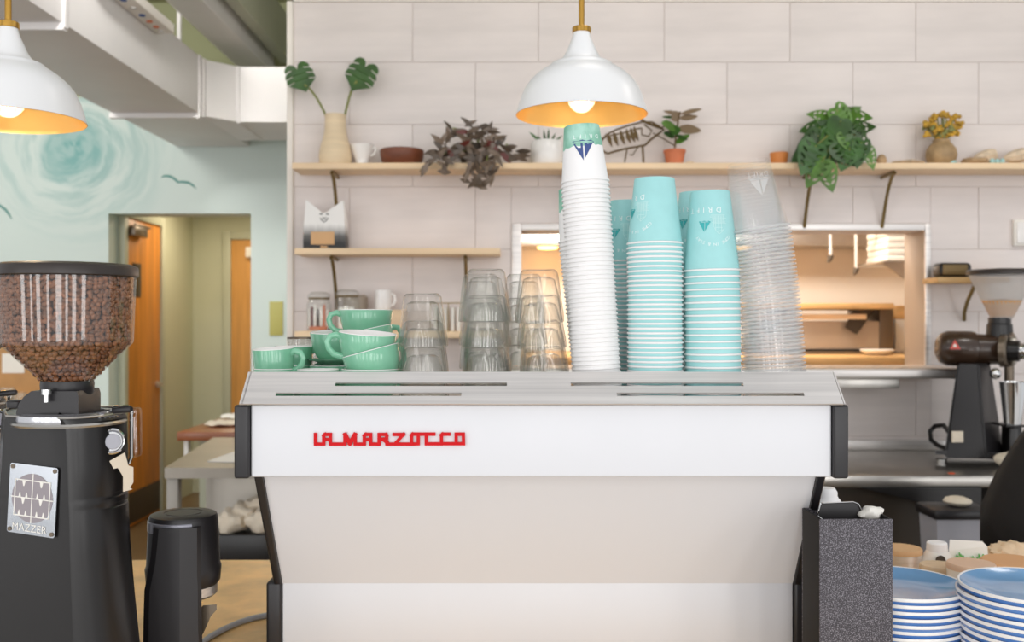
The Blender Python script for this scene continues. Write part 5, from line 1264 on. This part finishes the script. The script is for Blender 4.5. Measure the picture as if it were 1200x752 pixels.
# toothed collar and handle
CC = Vector((X(80, YG), YG + .005, Z(492, YG)))
m = MB(); m.lathe([(.06, 0), (.079, 0), (.08, .004), (.079, .011), (.07, .014), (.06, .014), (.06, 0)], CC, 96, rfn=lambda r_, z, a: r_ * (1 + (.016 if int(a / (2 * PI / 96) + .5) % 2 else 0) * (1 if r_ > .075 else 0)))
m.build('toothed_collar', mat('silver_teeth', (214, 214, 218), .25, .8), fg)
MB().lathe([(0, -.006), (.086, -.006), (.088, -.003), (.086, 0), (0, 0)], CC, 48).build('collar_plate', M_steel2, fg)
ha, hb = P(122, 482, YG - .03), P(154, 479, YG - .045)
MB().tube([P(112, 483, YG - .02), ha.lerp(hb, .35)], .0035, 8).build('handle_rod', M_chrome, fg)
MB().tube([ha.lerp(hb, .33), ha.lerp(hb, .36), ha.lerp(hb, .96), hb], [.004, .0052, .0055, .004], 12).build('handle_grip', M_blackp, fg)
# body: loft of a rounded footprint with a ridge facing the camera
def foot(w, d, cxp, z, yc):
    """ring of points: ridge towards the camera at px cxp[1], left flat to cxp[0], curved right side to cxp[2]"""
    pl_, pr_, pe = cxp
    yr = yc - d * .5
    A = Vector((X(pl_, yr + .03), yr + .035, z)); R_ = Vector((X(pr_, yr), yr, z)); E = Vector((X(pe, yc + .01), yc + .01, z)); B = Vector((X(pe - 3, yc + d * .5), yc + d * .5, z)); L = Vector((X(pl_ - 2, yc + d * .5), yc + d * .5, z))
    pts = []
    pts += [A.lerp(R_, k / 6) for k in range(6)]
    pts += [R_ + Vector((-.004, .0, 0)), R_ + Vector((.003, .0015, 0))]
    for k in range(1, 8):
        u = k / 8; p = R_ * (1 - u) ** 2 + (R_.lerp(E, .55) + Vector((.028, -.03, 0))) * 2 * u * (1 - u) + E * u * u; pts.append(p)
    pts += [E, E.lerp(B, .4), E.lerp(B, .8), B + Vector((-.02, .01, 0)), B.lerp(L, .5) + Vector((0, .012, 0)), L + Vector((.01, .01, 0)), L.lerp(A, .3), L.lerp(A, .7)]
    return pts
lv = [(486, (6, 76, 146)), (490, (3, 79, 149)), (500, (2, 80, 149)), (540, (0, 82, 150)), (574, (-3, 83, 150)), (575.5, (-3, 83, 148.8)), (579, (-3, 83, 148.8)), (580.5, (-3, 83.2, 150)), (586, (-4, 83.5, 150)), (587.5, (-4, 83.6, 148.8)), (591, (-4, 83.7, 148.8)), (592.5, (-4, 83.8, 150.5)), (640, (-7, 85, 153)), (700, (-12, 87, 158)), (760, (-17, 90, 164)), (846, (-24, 93, 173))]
rings = [foot(0, .19, c_, Z(py_, YG), YG + .02) for py_, c_ in lv]
rings[-1] = [Vector((p.x, p.y, ZC + .001)) for p in rings[-1]]
n = len(rings[0]); vs = [p for r_ in rings for p in r_]; fs = [tuple(range(n)), tuple((len(rings) - 1) * n + k for k in range(n))]
for i in range(len(rings) - 1):
    for k in range(n): fs.append((i * n + k, i * n + (k + 1) % n, (i + 1) * n + (k + 1) % n, (i + 1) * n + k))
MB().raw(vs, fs).build('body', M_blackm, fg, angle=25)
m = MB(); m.tube([p + Vector((0, 0, .002)) for p in [Vector((q.x, q.y, Z(486, YG))) for q in rings[0]]], .0022, 8, closed=True); m.build('top_edge_trim', M_steel2, fg)
# badge on the left face: plane through the ridge and left edge
pB = lambda u, v: None
A0, R0 = rings[3][0], rings[3][6]; A1, R1 = rings[12][0], rings[12][6]
ex = (R0 - A0).normalized(); ez = ((A0 - A1) + (R0 - R1)).normalized(); en = ex.cross(ez).normalized()
if en.y > 0: en = -en
ez = en.cross(ex); ez = ez if ez.z > 0 else -ez
bc0 = P(37, 586, YG - .062)
# slide the badge origin onto the body face
bc0 = bc0 - en * ((bc0 - A0.lerp(A1, .42)).dot(en)) + en * .0008
KB = S(1, YG - .065)
def BD(a, b_, t): return bc0 + ex * (a * KB) + ez * (b_ * KB) + en * t
ba = math.radians(-3.5)
def rot(a, b_): return (a * math.cos(ba) - b_ * math.sin(ba), a * math.sin(ba) + b_ * math.cos(ba))
def bpoly(m, pts, t0, t1): m.prism([rot(*p) for p in pts], BD, t0, t1)
def rrect(w, h, r_): 
    o = []
    for cx_, cy_, a0 in ((w - r_, h - r_, 0), (-w + r_, h - r_, 90), (-w + r_, -h + r_, 180), (w - r_, -h + r_, 270)):
        for k in range(4): a = math.radians(a0 + 30 * k); o.append((cx_ + r_ * math.cos(a), cy_ + r_ * math.sin(a)))
    return o
m = MB(); bpoly(m, rrect(34, 41, 3), 0, .0016); bpl = m.build('badge_plate', M_alu, fg, smooth=False)
m = MB(); bpoly(m, [(29 * math.cos(k * PI / 24), 2 + 29 * math.sin(k * PI / 24)) for k in range(48)], .0014, .0022); m.build('badge_disc', M_greyplate, bpl, smooth=False)
m = MB()
def bar(x0, y0, x1, y1): bpoly(m, [(x0, y0), (x1, y0), (x1, y1), (x0, y1)], .002, .0027)
bar(-30, 1.3, 30, 2.5); bar(-.6, -27, .6, 31); bar(-25, 22, 25, 23.3); bar(-25, -20, 25, -18.7); bar(-25.4, -20, -24.2, 23); bar(24.2, -20, 25.4, 23)
for cx_ in (-12.5, 12.5):
    for y_, s2 in ((22.5, 1), (1.5, 1)):
        bpoly(m, [(cx_ - 2.6, y_), (cx_ + 2.6, y_), (cx_ + .6, y_ - 7), (cx_ - .6, y_ - 7)], .002, .0027)
    for y_ in (2, -19):
        for q in (-5.5, 4):
            bpoly(m, [(cx_ + q - 1.3, y_), (cx_ + q + 2.2, y_), (cx_ + q + .9, y_ + 6), (cx_ + q + .2, y_ + 6)], .002, .0027)
m.build('badge_lines', M_paper, bpl, smooth=False)
m = MB(); tv, tf = text_shape('MAZZER', 12.5, 1.05)
m.raw([BD(*rot(p.x * 1.0 - 2, p.y - 37.5), .0022) for p in tv], tf); m.build('badge_lettering', M_paper, bpl, fix=False, smooth=False)
for a, b_ in ((-30, 37), (30, 37), (30, -37), (-30, -37)):
    m = MB(); bpoly(m, [(a + 2.6 * math.cos(k * PI / 6), b_ + 2.6 * math.sin(k * PI / 6)) for k in range(12)], .0014, .003); m.build('badge_screw', M_leverg, bpl)
# button, fork guard, torn tape on the right flank
bp = P(131, 517, YG - .022); bn_ = Vector((.62, -.78, .04)).normalized(); Q = bn_.to_track_quat('Z', 'Y').to_matrix().to_4x4()
MB().lathe([(0, 0), (.0205, 0), (.021, .003), (.0185, .005), (.016, .0035), (.0155, .003), (0, .003)], seg=28, M=Matrix.Translation(bp) @ Q).build('button_bezel', M_chrome, fg); bz = kids(fg)[-1]
MB().lathe([(0, .002), (.0125, .002), (.0125, .007), (.0115, .008), (0, .008)], seg=24, M=Matrix.Translation(bp) @ Q).build('start_button', M_greyp, bz)
MB().tube([P(134, 477, YG + .05), P(150, 476, YG + .045), P(154, 480, YG + .04), P(154, 535, YG + .04), P(151, 543, YG + .04)], .003, 8).build('guard_rail', M_chrome, fg)
MB().box(X(141, YG), X(152, YG), YG + .03, YG + .06, Z(540, YG), Z(480, YG), .006).build('chute_guard', M_hop, fg)
m = MB(); ty = YG - .028
tp = [(128, 540), (146, 530), (150, 545), (156, 547), (156, 565), (152, 571), (155, 573), (144, 576), (144, 558), (138, 548), (133, 549)]
m.prism(tp, lambda a, b_, t: P(a, b_, ty + (a - 128) * .0011) + Vector((t * .6, -t * .8, 0)), 0, .0015); m.build('torn_tape', M_tape, fg)
# a second grinder just outside the frame: only the edge of its hopper shows
g2 = dup(fg, (fg.location.x - .37, fg.location.y + .33, ZC), (0, 0, .25), 'second coffee grinder almost wholly cut off at the left edge behind the first')
b2 = dup(beans, (beans.location.x - .295, beans.location.y + .33, 0), label='coffee beans in the cut-off second hopper at the left edge')
dv = Vector((HC.x, HC.y, 0)) - Vector(fg.location); dv = Matrix.Rotation(.25, 3, 'Z') @ Vector((dv.x, dv.y, 0))
b2.location = (g2.location.x + dv.x, g2.location.y + dv.y, 0)

# ------------------------------------------------------------------ automatic tamper
YT = 1.78
at_ = thing('coffee_tamper', 'black automatic tamping machine with a rounded head, left of the espresso machine', 'tamper', (X(205, YT), YT, ZC))
kt = S(1, YT)
hc = Vector((X(215, YT), YT, 0))
MB().lathe([(0, Z(600, YT)), (20 * kt, Z(600, YT)), (20.5 * kt, Z(600.6, YT)), (22 * kt, Z(600.6, YT)), (22.5 * kt, Z(600, YT)), (34 * kt, Z(600.5, YT)), (37.5 * kt, Z(602, YT)), (39 * kt, Z(606, YT)), (41.5 * kt, Z(660, YT)), (43 * kt, Z(664, YT)), (41.5 * kt, Z(680, YT)), (38 * kt, Z(684, YT)), (0, Z(684, YT))], (hc.x, hc.y, 0), 48).build('head', M_blackp, at_)
MB().lathe([(0, Z(684, YT)), (36 * kt, Z(684, YT)), (36 * kt, Z(694, YT)), (33 * kt, Z(697, YT)), (0, Z(697, YT))], (hc.x + .004, hc.y, 0), 40).build('tamp_ring', M_steel, at_)
lv = [(617, 173.5, 231, 0, .03), (625, 173, 231, 0, .032), (655, 170, 231, 0, .035), (672, 166.5, 231, .0, .038), (690, 163, 232, 0, .045), (720, 162, 232, 0, .05), (752, 161.5, 233, 0, .05), (800, 161, 233, 0, .05)]
rings = []
for py_, a, b_, dz, fd in lv:
    y0 = YT - .068; z_ = max(Z(py_, YT - .05), ZC + .02)
    ch = .018 if py_ > 660 else .008
    xa, xb = X(a, y0), X(b_, y0)
    rings.append([Vector(p) for p in ((xa, y0 + .03, z_), (xa + .006, y0 + .008, z_), (xa + .018, y0, z_), (X(211, y0), y0 - .002, z_), (X(214, y0), y0, z_), (xb - .004, y0 + .012, z_), (xb, y0 + .02, z_), (xb - .036, y0 + .105, z_), (xb - .045, y0 + .12, z_), (xa + .014, y0 + .12, z_), (xa, y0 + .105, z_))])
rings[-1] = [Vector((p.x, p.y, ZC + .012)) for p in rings[-1]]
n = len(rings[0]); vs = [p for r_ in rings for p in r_]; fs = [tuple(range(n)), tuple((len(rings) - 1) * n + k for k in range(n))]
for i in range(len(rings) - 1):
    for k in range(n): fs.append((i * n + k, i * n + (k + 1) % n, (i + 1) * n + (k + 1) % n, (i + 1) * n + k))
MB().raw(vs, fs).build('column', M_blackp, at_, angle=22)
MB().lathe([(39.3 * kt, Z(619, YT)), (40.2 * kt, Z(619, YT)), (39.9 * kt, Z(608, YT)), (39 * kt, Z(607, YT))], (hc.x, hc.y, 0), 30, a0=-1.5, a1=.55).build('highlight_band', mat('highlight_grey', (150, 150, 160), .3, .5), at_)  # grey arc standing in for the highlight on the head's front edge
MB().lathe([(.0, 0), (.095, 0), (.1, .004), (.1, .01), (.095, .0125), (0, .0125)], (hc.x + .005, YT + .0, ZC), 40).build('foot_plate', M_blackp, at_)
m = MB(); m.prism([(232, 716), (238, 709), (254, 708), (254, 714), (247, 722), (241, 736), (233, 752)], lambda a, b_, t: P(a, b_, t), YT - .03, YT + .03)
m.build('holder_fork', M_leverg, at_)
# hose lying on the counter: find the counter point under each picture point
def on_counter(px, py, lift=0):
    y = (EYE - ZC - lift) * F / (py - 376); return Vector((X(px, y), y, ZC + lift))
hs_ = MB().tube([on_counter(px, py, .0062) for px, py in ((215, 770), (232, 756), (246, 746), (262, 737), (280, 729), (298, 723.5), (316, 720), (345, 716))], .0058, 10)
props(hs_.build('grey_hose', M_greyhose), 'thin grey hose lying on the counter between tamper and machine', 'hose')

# ------------------------------------------------------------------ knock box and what stands beside it
YK = 1.62
kb_ = thing('knock_box', 'tall speckled charcoal knock box standing right of the espresso machine', 'knock box', (X(1004, YK), YK + .07, ZC))
xk0, xk1, zk = X(960.5, YK), X(1046.5, YK), Z(608, YK)
MB().box(xk0, xk1, YK, YK + .004, ZC + .001, zk, .0018).build('front_panel', M_speck, kb_)
MB().box(xk0, xk1, YK + .096, YK + .1, ZC + .001, zk, .0018).build('back_panel', M_speck, kb_)
for a, b_ in ((xk0, xk0 + .004), (xk1 - .004, xk1)):
    MB().box(a, b_, YK + .004, YK + .096, ZC + .001, zk, .0012).build('side_panel', M_dark, kb_)  # near-black sides: their shade is put into the colour
MB().box(xk0 + .004, xk1 - .004, YK + .004, YK + .096, ZC + .001, zk - .012).build('coffee_grounds', M_coffee, kb_)
ky = YK + .05; lx0, lx1 = X(958, ky), X(1009, ky)
m = MB(); zl = Z(587, ky)
m.prism([(958, 600), (962, 589), (1001, 589), (1007, 592), (1009, 598), (1009, 612), (966, 612), (958, 606)], lambda a, b_, t: P(a, b_, t), ky, ky + .003); m.build('black_liner', M_blackp, kb_)
MB().tube([P(a, b_, ky - .002) for a, b_ in ((966, 610), (958, 604), (962, 589.5), (985, 588.6), (1000, 588), (1006, 590.5), (1009, 597), (1009, 610))], .0013, 6).build('liner_edge', M_chrome, kb_)
m = MB(); m.ball((0, 0, 0), (.02, .014, .012), 18, 12)
for q in m.bm.verts: q.co *= 1 + .25 * math.sin(q.co.x * 300) * math.cos(q.co.z * 320 + 1)
for q in m.bm.verts: q.co += Vector((X(1022, 1.66), 1.665, zk - .003 + .004))
props(m.build('crumpled_napkin', M_paper), 'small crumpled white napkin on top of the knock box', 'napkin')
wb = thing('white_bottle', 'white bottle with a domed cap between the machine and the knock box', 'bottle', (X(968, 2.0), 2.0, ZC)); o = ORG[wb]
h0 = Z(590, 2.0) - ZC
MB().lathe([(0, 0), (.03, 0), (.032, .004), (.032, h0 - .03), (.03, h0), (0, h0)], o, 28).build('body', M_gwhite, wb)
MB().lathe([(.031, h0), (.031, h0 + .004), (.024, h0 + .012), (.022, h0 + .016), (.022, h0 + .024), (.017, h0 + .032), (0, h0 + .034)], o, 28).build('cap', M_cupw, wb)
# plates
pl0 = thing('blue_plate', 'x', 'plate')
m = MB(); RPp = .1165
m.lathe([(0, .006), (.06, .006), (.075, .007), (.098, .013), (RPp - .004, .0205)], seg=72); m.build('blue_top', M_blue, pl0, local=True, angle=60)
m = MB(); m.lathe([(RPp - .004, .0205), (RPp - .001, .0216), (RPp, .0204), (RPp, .0172), (RPp - .0006, .0160)], seg=72); m.build('white_rim', M_gwhite, pl0, local=True, angle=60)
m = MB(); m.lathe([(RPp - .0006, .0160), (RPp - .0012, .0155), (RPp - .0035, .010), (RPp - .010, .0065), (.096, .0045), (.07, .0008), (.066, 0), (.058, 0), (.056, .002), (0, .002)], seg=72); m.build('blue_underside', M_bluerim, pl0, local=True, angle=60)
tP = tree_of(pl0)
rp_ = random.Random(2)
def plates(px, y, ztop, n, lab, toplab, grp, first=False, drift=0):
    pitch = (ztop - .0215 - ZC - .001) / (n - 1)
    for k in range(n):
        p = Vector((X(px, y) + rp_.uniform(-.0018, .0018) + drift * (n - 1 - k), y + rp_.uniform(-.002, .002), ZC + .001 + pitch * k))
        if first and k == 0: o = pl0; o.location = p
        else: o = dup(pl0, p, tree=tP)
        o.rotation_euler = (0, 0, rp_.uniform(0, 6)); props(o, toplab if k == n - 1 else lab[0] + ordinal(n - k) + lab[1], 'plate', grp)
plates(1050, 1.75, Z(681, 1.75), 14, ('white rimmed blue plate,', ' of the left plate stack'), 'topmost blue plate of the left stack, beside the knock box', 'blue plates, left stack', True, .0007)
plates(1211, 1.64, Z(684, 1.64), 15, ('white rimmed blue plate,', ' of the right plate stack'), 'topmost blue plate of the right stack, cut by the right edge', 'blue plates, right stack', False, .0004)
# things on the counter beyond the plates
def tin(px, y, ptop, r_, name, label, cat, mbody, mtop, taper=0, toph=.012):
    t = thing(name, label, cat, (X(px, y), y, ZC)); h = Z(ptop, y) - ZC; o = ORG[t]
    MB().lathe([(0, 0), (r_ * (1 - taper), 0), (r_, h - toph), (0, h - toph)], o, 32).build('body', mbody, t)
    MB().lathe([(0, h - toph), (r_ * 1.02, h - toph), (r_ * 1.02, h - .003), (r_ * .97, h), (0, h)], o, 32).build('lid', mtop, t); return t
tin(1056, 2.32, 641, .046, 'metal_canister', 'shiny metal canister with a pale wooden lid behind the left plates', 'canister', M_steel, M_kraft2)
tin(1100, 2.12, 661, .038, 'kraft_tub', 'low kraft paper tub between the plate stacks, beside the capped bottle', 'tub', M_kraft, M_kraft)
tin(1138, 2.06, 659, .047, 'paper_tub', 'white paper tub with pinkish wooden lid above the right plates', 'tub', M_gwhite, mat('pinkish_wood', (226, 190, 162), .6))
tin(1186, 2.16, 656, .062, 'wooden_tub', 'wide tan wooden tub near the right edge behind the plates', 'tub', M_kraft2, mat('tan_wood_lid', (222, 168, 118), .55))
jb = thing('white_jug', 'white plastic bottle with white cap and a dark round badge', 'bottle', (X(1098, 2.3), 2.3, ZC)); o = ORG[jb]; hj = Z(645, 2.3) - ZC
MB().lathe([(0, 0), (.036, 0), (.038, .005), (.038, hj - .035), (.034, hj - .016), (.024, hj), (0, hj)], o, 28).build('body', M_paper, jb)
MB().lathe([(.023, hj), (.0235, hj + .004), (.0225, hj + .018), (.02, hj + .0205), (0, hj + .0205)], o, 28).build('cap', M_cupw, jb)
bd = MB().lathe([(0, 0), (.0115, 0), (.0115, .002), (0, .002)], seg=20, M=Matrix.Translation((X(1103, 2.26), 2.264, Z(657, 2.26))) @ Matrix.Rotation(PI / 2, 4, 'X') @ Matrix.Rotation(0, 4, 'Z')); bd.build('round_badge', M_darkbrown, jb)
pk = thing('paper_packet', 'white paper packet printed with green leaves, propped behind the tubs', 'packet', (X(1135, 2.36), 2.36, ZC)); 
m = MB(); yq = 2.34
m.raw([P(1117, 700, yq), P(1160, 700, yq), P(1157, 640, yq + .03), P(1151, 634, yq + .035), P(1113, 632, yq + .035), P(1112, 645, yq + .025), P(1117, 700, yq + .05), P(1160, 700, yq + .05), P(1157, 640, yq + .05), P(1151, 634, yq + .045), P(1113, 632, yq + .045), P(1112, 645, yq + .05)],
      [(0, 1, 2, 5), (5, 2, 3, 4), (7, 6, 11, 8), (8, 11, 10, 9), (0, 6, 7, 1), (1, 7, 8, 2), (2, 8, 9, 3), (3, 9, 10, 4), (4, 10, 11, 5), (5, 11, 6, 0)])
lo = min(v_.co.z for v_ in m.bm.verts)
for v_ in m.bm.verts:
    if v_.co.z < lo + .01: v_.co.z = ZC + .001
m.build('packet', M_paper, pk, smooth=False)
m = MB(); r2 = random.Random(8)
for k in range(11):
    px, py = 1120 + k * 3.2, 655 - r2.uniform(-2, 4); a = r2.uniform(-.8, .8); L = r2.uniform(2.5, 5)
    m.prism([(-1.2, 0), (0, -L), (1.2, 0), (0, L * .5)], lambda p, q, t: P(px + p * math.cos(a) - q * math.sin(a), py + p * math.sin(a) + q * math.cos(a), yq + .0145) + Vector((0, t, 0)), 0, .006)
m.build('leaf_print', M_greenp, pk)
m = MB(); m.ball((0, 0, 0), (.075, .055, .095), 40, 28); 
for q in m.bm.verts:
    n_ = q.co.normalized(); q.co *= 1 + .05 * math.sin(n_.x * 19 + n_.z * 13) + .05 * math.sin(n_.z * 23 - n_.y * 17 + 2) + .03 * math.sin(n_.x * 41)
    q.co.z *= 1.05 if q.co.z > 0 else 1
lo = min(v_.co.z for v_ in m.bm.verts); hi = max(v_.co.z for v_ in m.bm.verts); tz = Z(633, 2.42) - ZC
for q in m.bm.verts: q.co = Vector((q.co.x + X(1187, 2.42), q.co.y + 2.42, ZC + (q.co.z - lo) * tz / (hi - lo)))
props(m.build('crumpled_paper_bag', M_kraft), 'crumpled cream paper bag at the right edge behind the tubs', 'bag')

# ------------------------------------------------------------------ pendant lamps
def lamp_parts(t, c, k):
    """c = centre of the rim; k = metres per picture pixel at the lamp"""
    outp = [(77, 0), (76.6, 2), (75.5, 6), (73.5, 13), (70.5, 22), (66.5, 31), (60, 40), (52, 47.5), (44, 53), (36.5, 57.5), (35.8, 59.2), (34, 60.3), (31, 60.8), (26.5, 62.5), (22, 67), (18.5, 73), (15, 81), (12, 88), (10.2, 93), (9.8, 96.5), (0, 96.5)]
    inp = [(76.4, 0), (75.2, 4), (72.3, 13), (69, 22), (64.8, 30), (58.5, 38.5), (50.5, 46), (43, 51), (34, 56), (25, 60), (12, 62), (0, 62)]
    MB().lathe([(a * k, b_ * k) for a, b_ in outp], c, 72).build('shade', M_lampw, t, angle=50)
    MB().lathe([(a * k, b_ * k) for a, b_ in [(77, 0), (76.4, -.3)] + inp[0:]], c, 72).build('gold_lining', M_gold, t, angle=60)
    MB().lathe([(0, 96.5 * k), (10.6 * k, 96.5 * k), (11 * k, 97 * k), (11 * k, 102.4 * k), (10.4 * k, 103 * k), (3.2 * k, 103.6 * k), (0, 103.6 * k)], c, 48, rfn=lambda r_, z, a: r_ * (1 - (.05 if (int(a / (2 * PI / 48) + .5) // 2) % 2 else 0) * (r_ > 10 * k))).build('collar', M_brass, t, angle=20)
    MB().lathe([(0, 103 * k), (3.4 * k, 103 * k), (3.4 * k, (3.745 - c.z)), (0, (3.745 - c.z))], c, 20).build('rod', M_brass, t)
    MB().lathe([(0, 3.72 - c.z), (.06, 3.72 - c.z), (.06, 3.749 - c.z), (0, 3.749 - c.z)], c, 28).build('canopy', M_brass, t)
    MB().lathe([(0, 40 * k), (8 * k, 40 * k), (8 * k, 62 * k), (0, 62 * k)], c, 20).build('socket', M_brass, t)
    MB().lathe([(0, 3 * k), (6 * k, 4 * k), (11 * k, 7.5 * k), (15 * k, 13 * k), (16.6 * k, 20 * k), (15 * k, 27 * k), (11 * k, 33 * k), (7.5 * k, 38 * k), (7 * k, 42 * k)], c, 32).build('bulb', M_bulb, t); bb = [q for q in kids(t) if q.name.startswith('bulb')][0]
    fb = MB()
    for q in range(6):
        a = q * PI / 3; fb.tube([c + Vector((2.5 * k * math.cos(a), 2.5 * k * math.sin(a), 32 * k)), c + Vector((6 * k * math.cos(a), 6 * k * math.sin(a), 9 * k)), c + Vector((6 * k * math.cos(a + .5), 6 * k * math.sin(a + .5), 9 * k)), c + Vector((2.5 * k * math.cos(a + .5), 2.5 * k * math.sin(a + .5), 32 * k))], .0008, 5)
    fb.build('filament', M_fil, bb)
    pd = bpy.data.lights.new('bulb_light', 'POINT'); pd.energy = 1.6; pd.color = (1, .88, .68); pd.shadow_soft_size = .03
    po = bpy.data.objects.new('bulb_light', pd); COL.objects.link(po); po.location = c + Vector((0, 0, 18 * k))
YL = 2.6
c = P(681.5, 135, YL); l1 = thing('pendant_lamp', 'white dome pendant lamp with gold lining hanging above the tall white cup stack', 'lamp', c); lamp_parts(l1, c, S(1, YL))
YL2 = 2.33
c = P(9.5, 141, YL2); l2 = thing('pendant_lamp', 'white dome pendant lamp with gold lining cut by the left edge', 'lamp', c); lamp_parts(l2, c, S(1, YL))
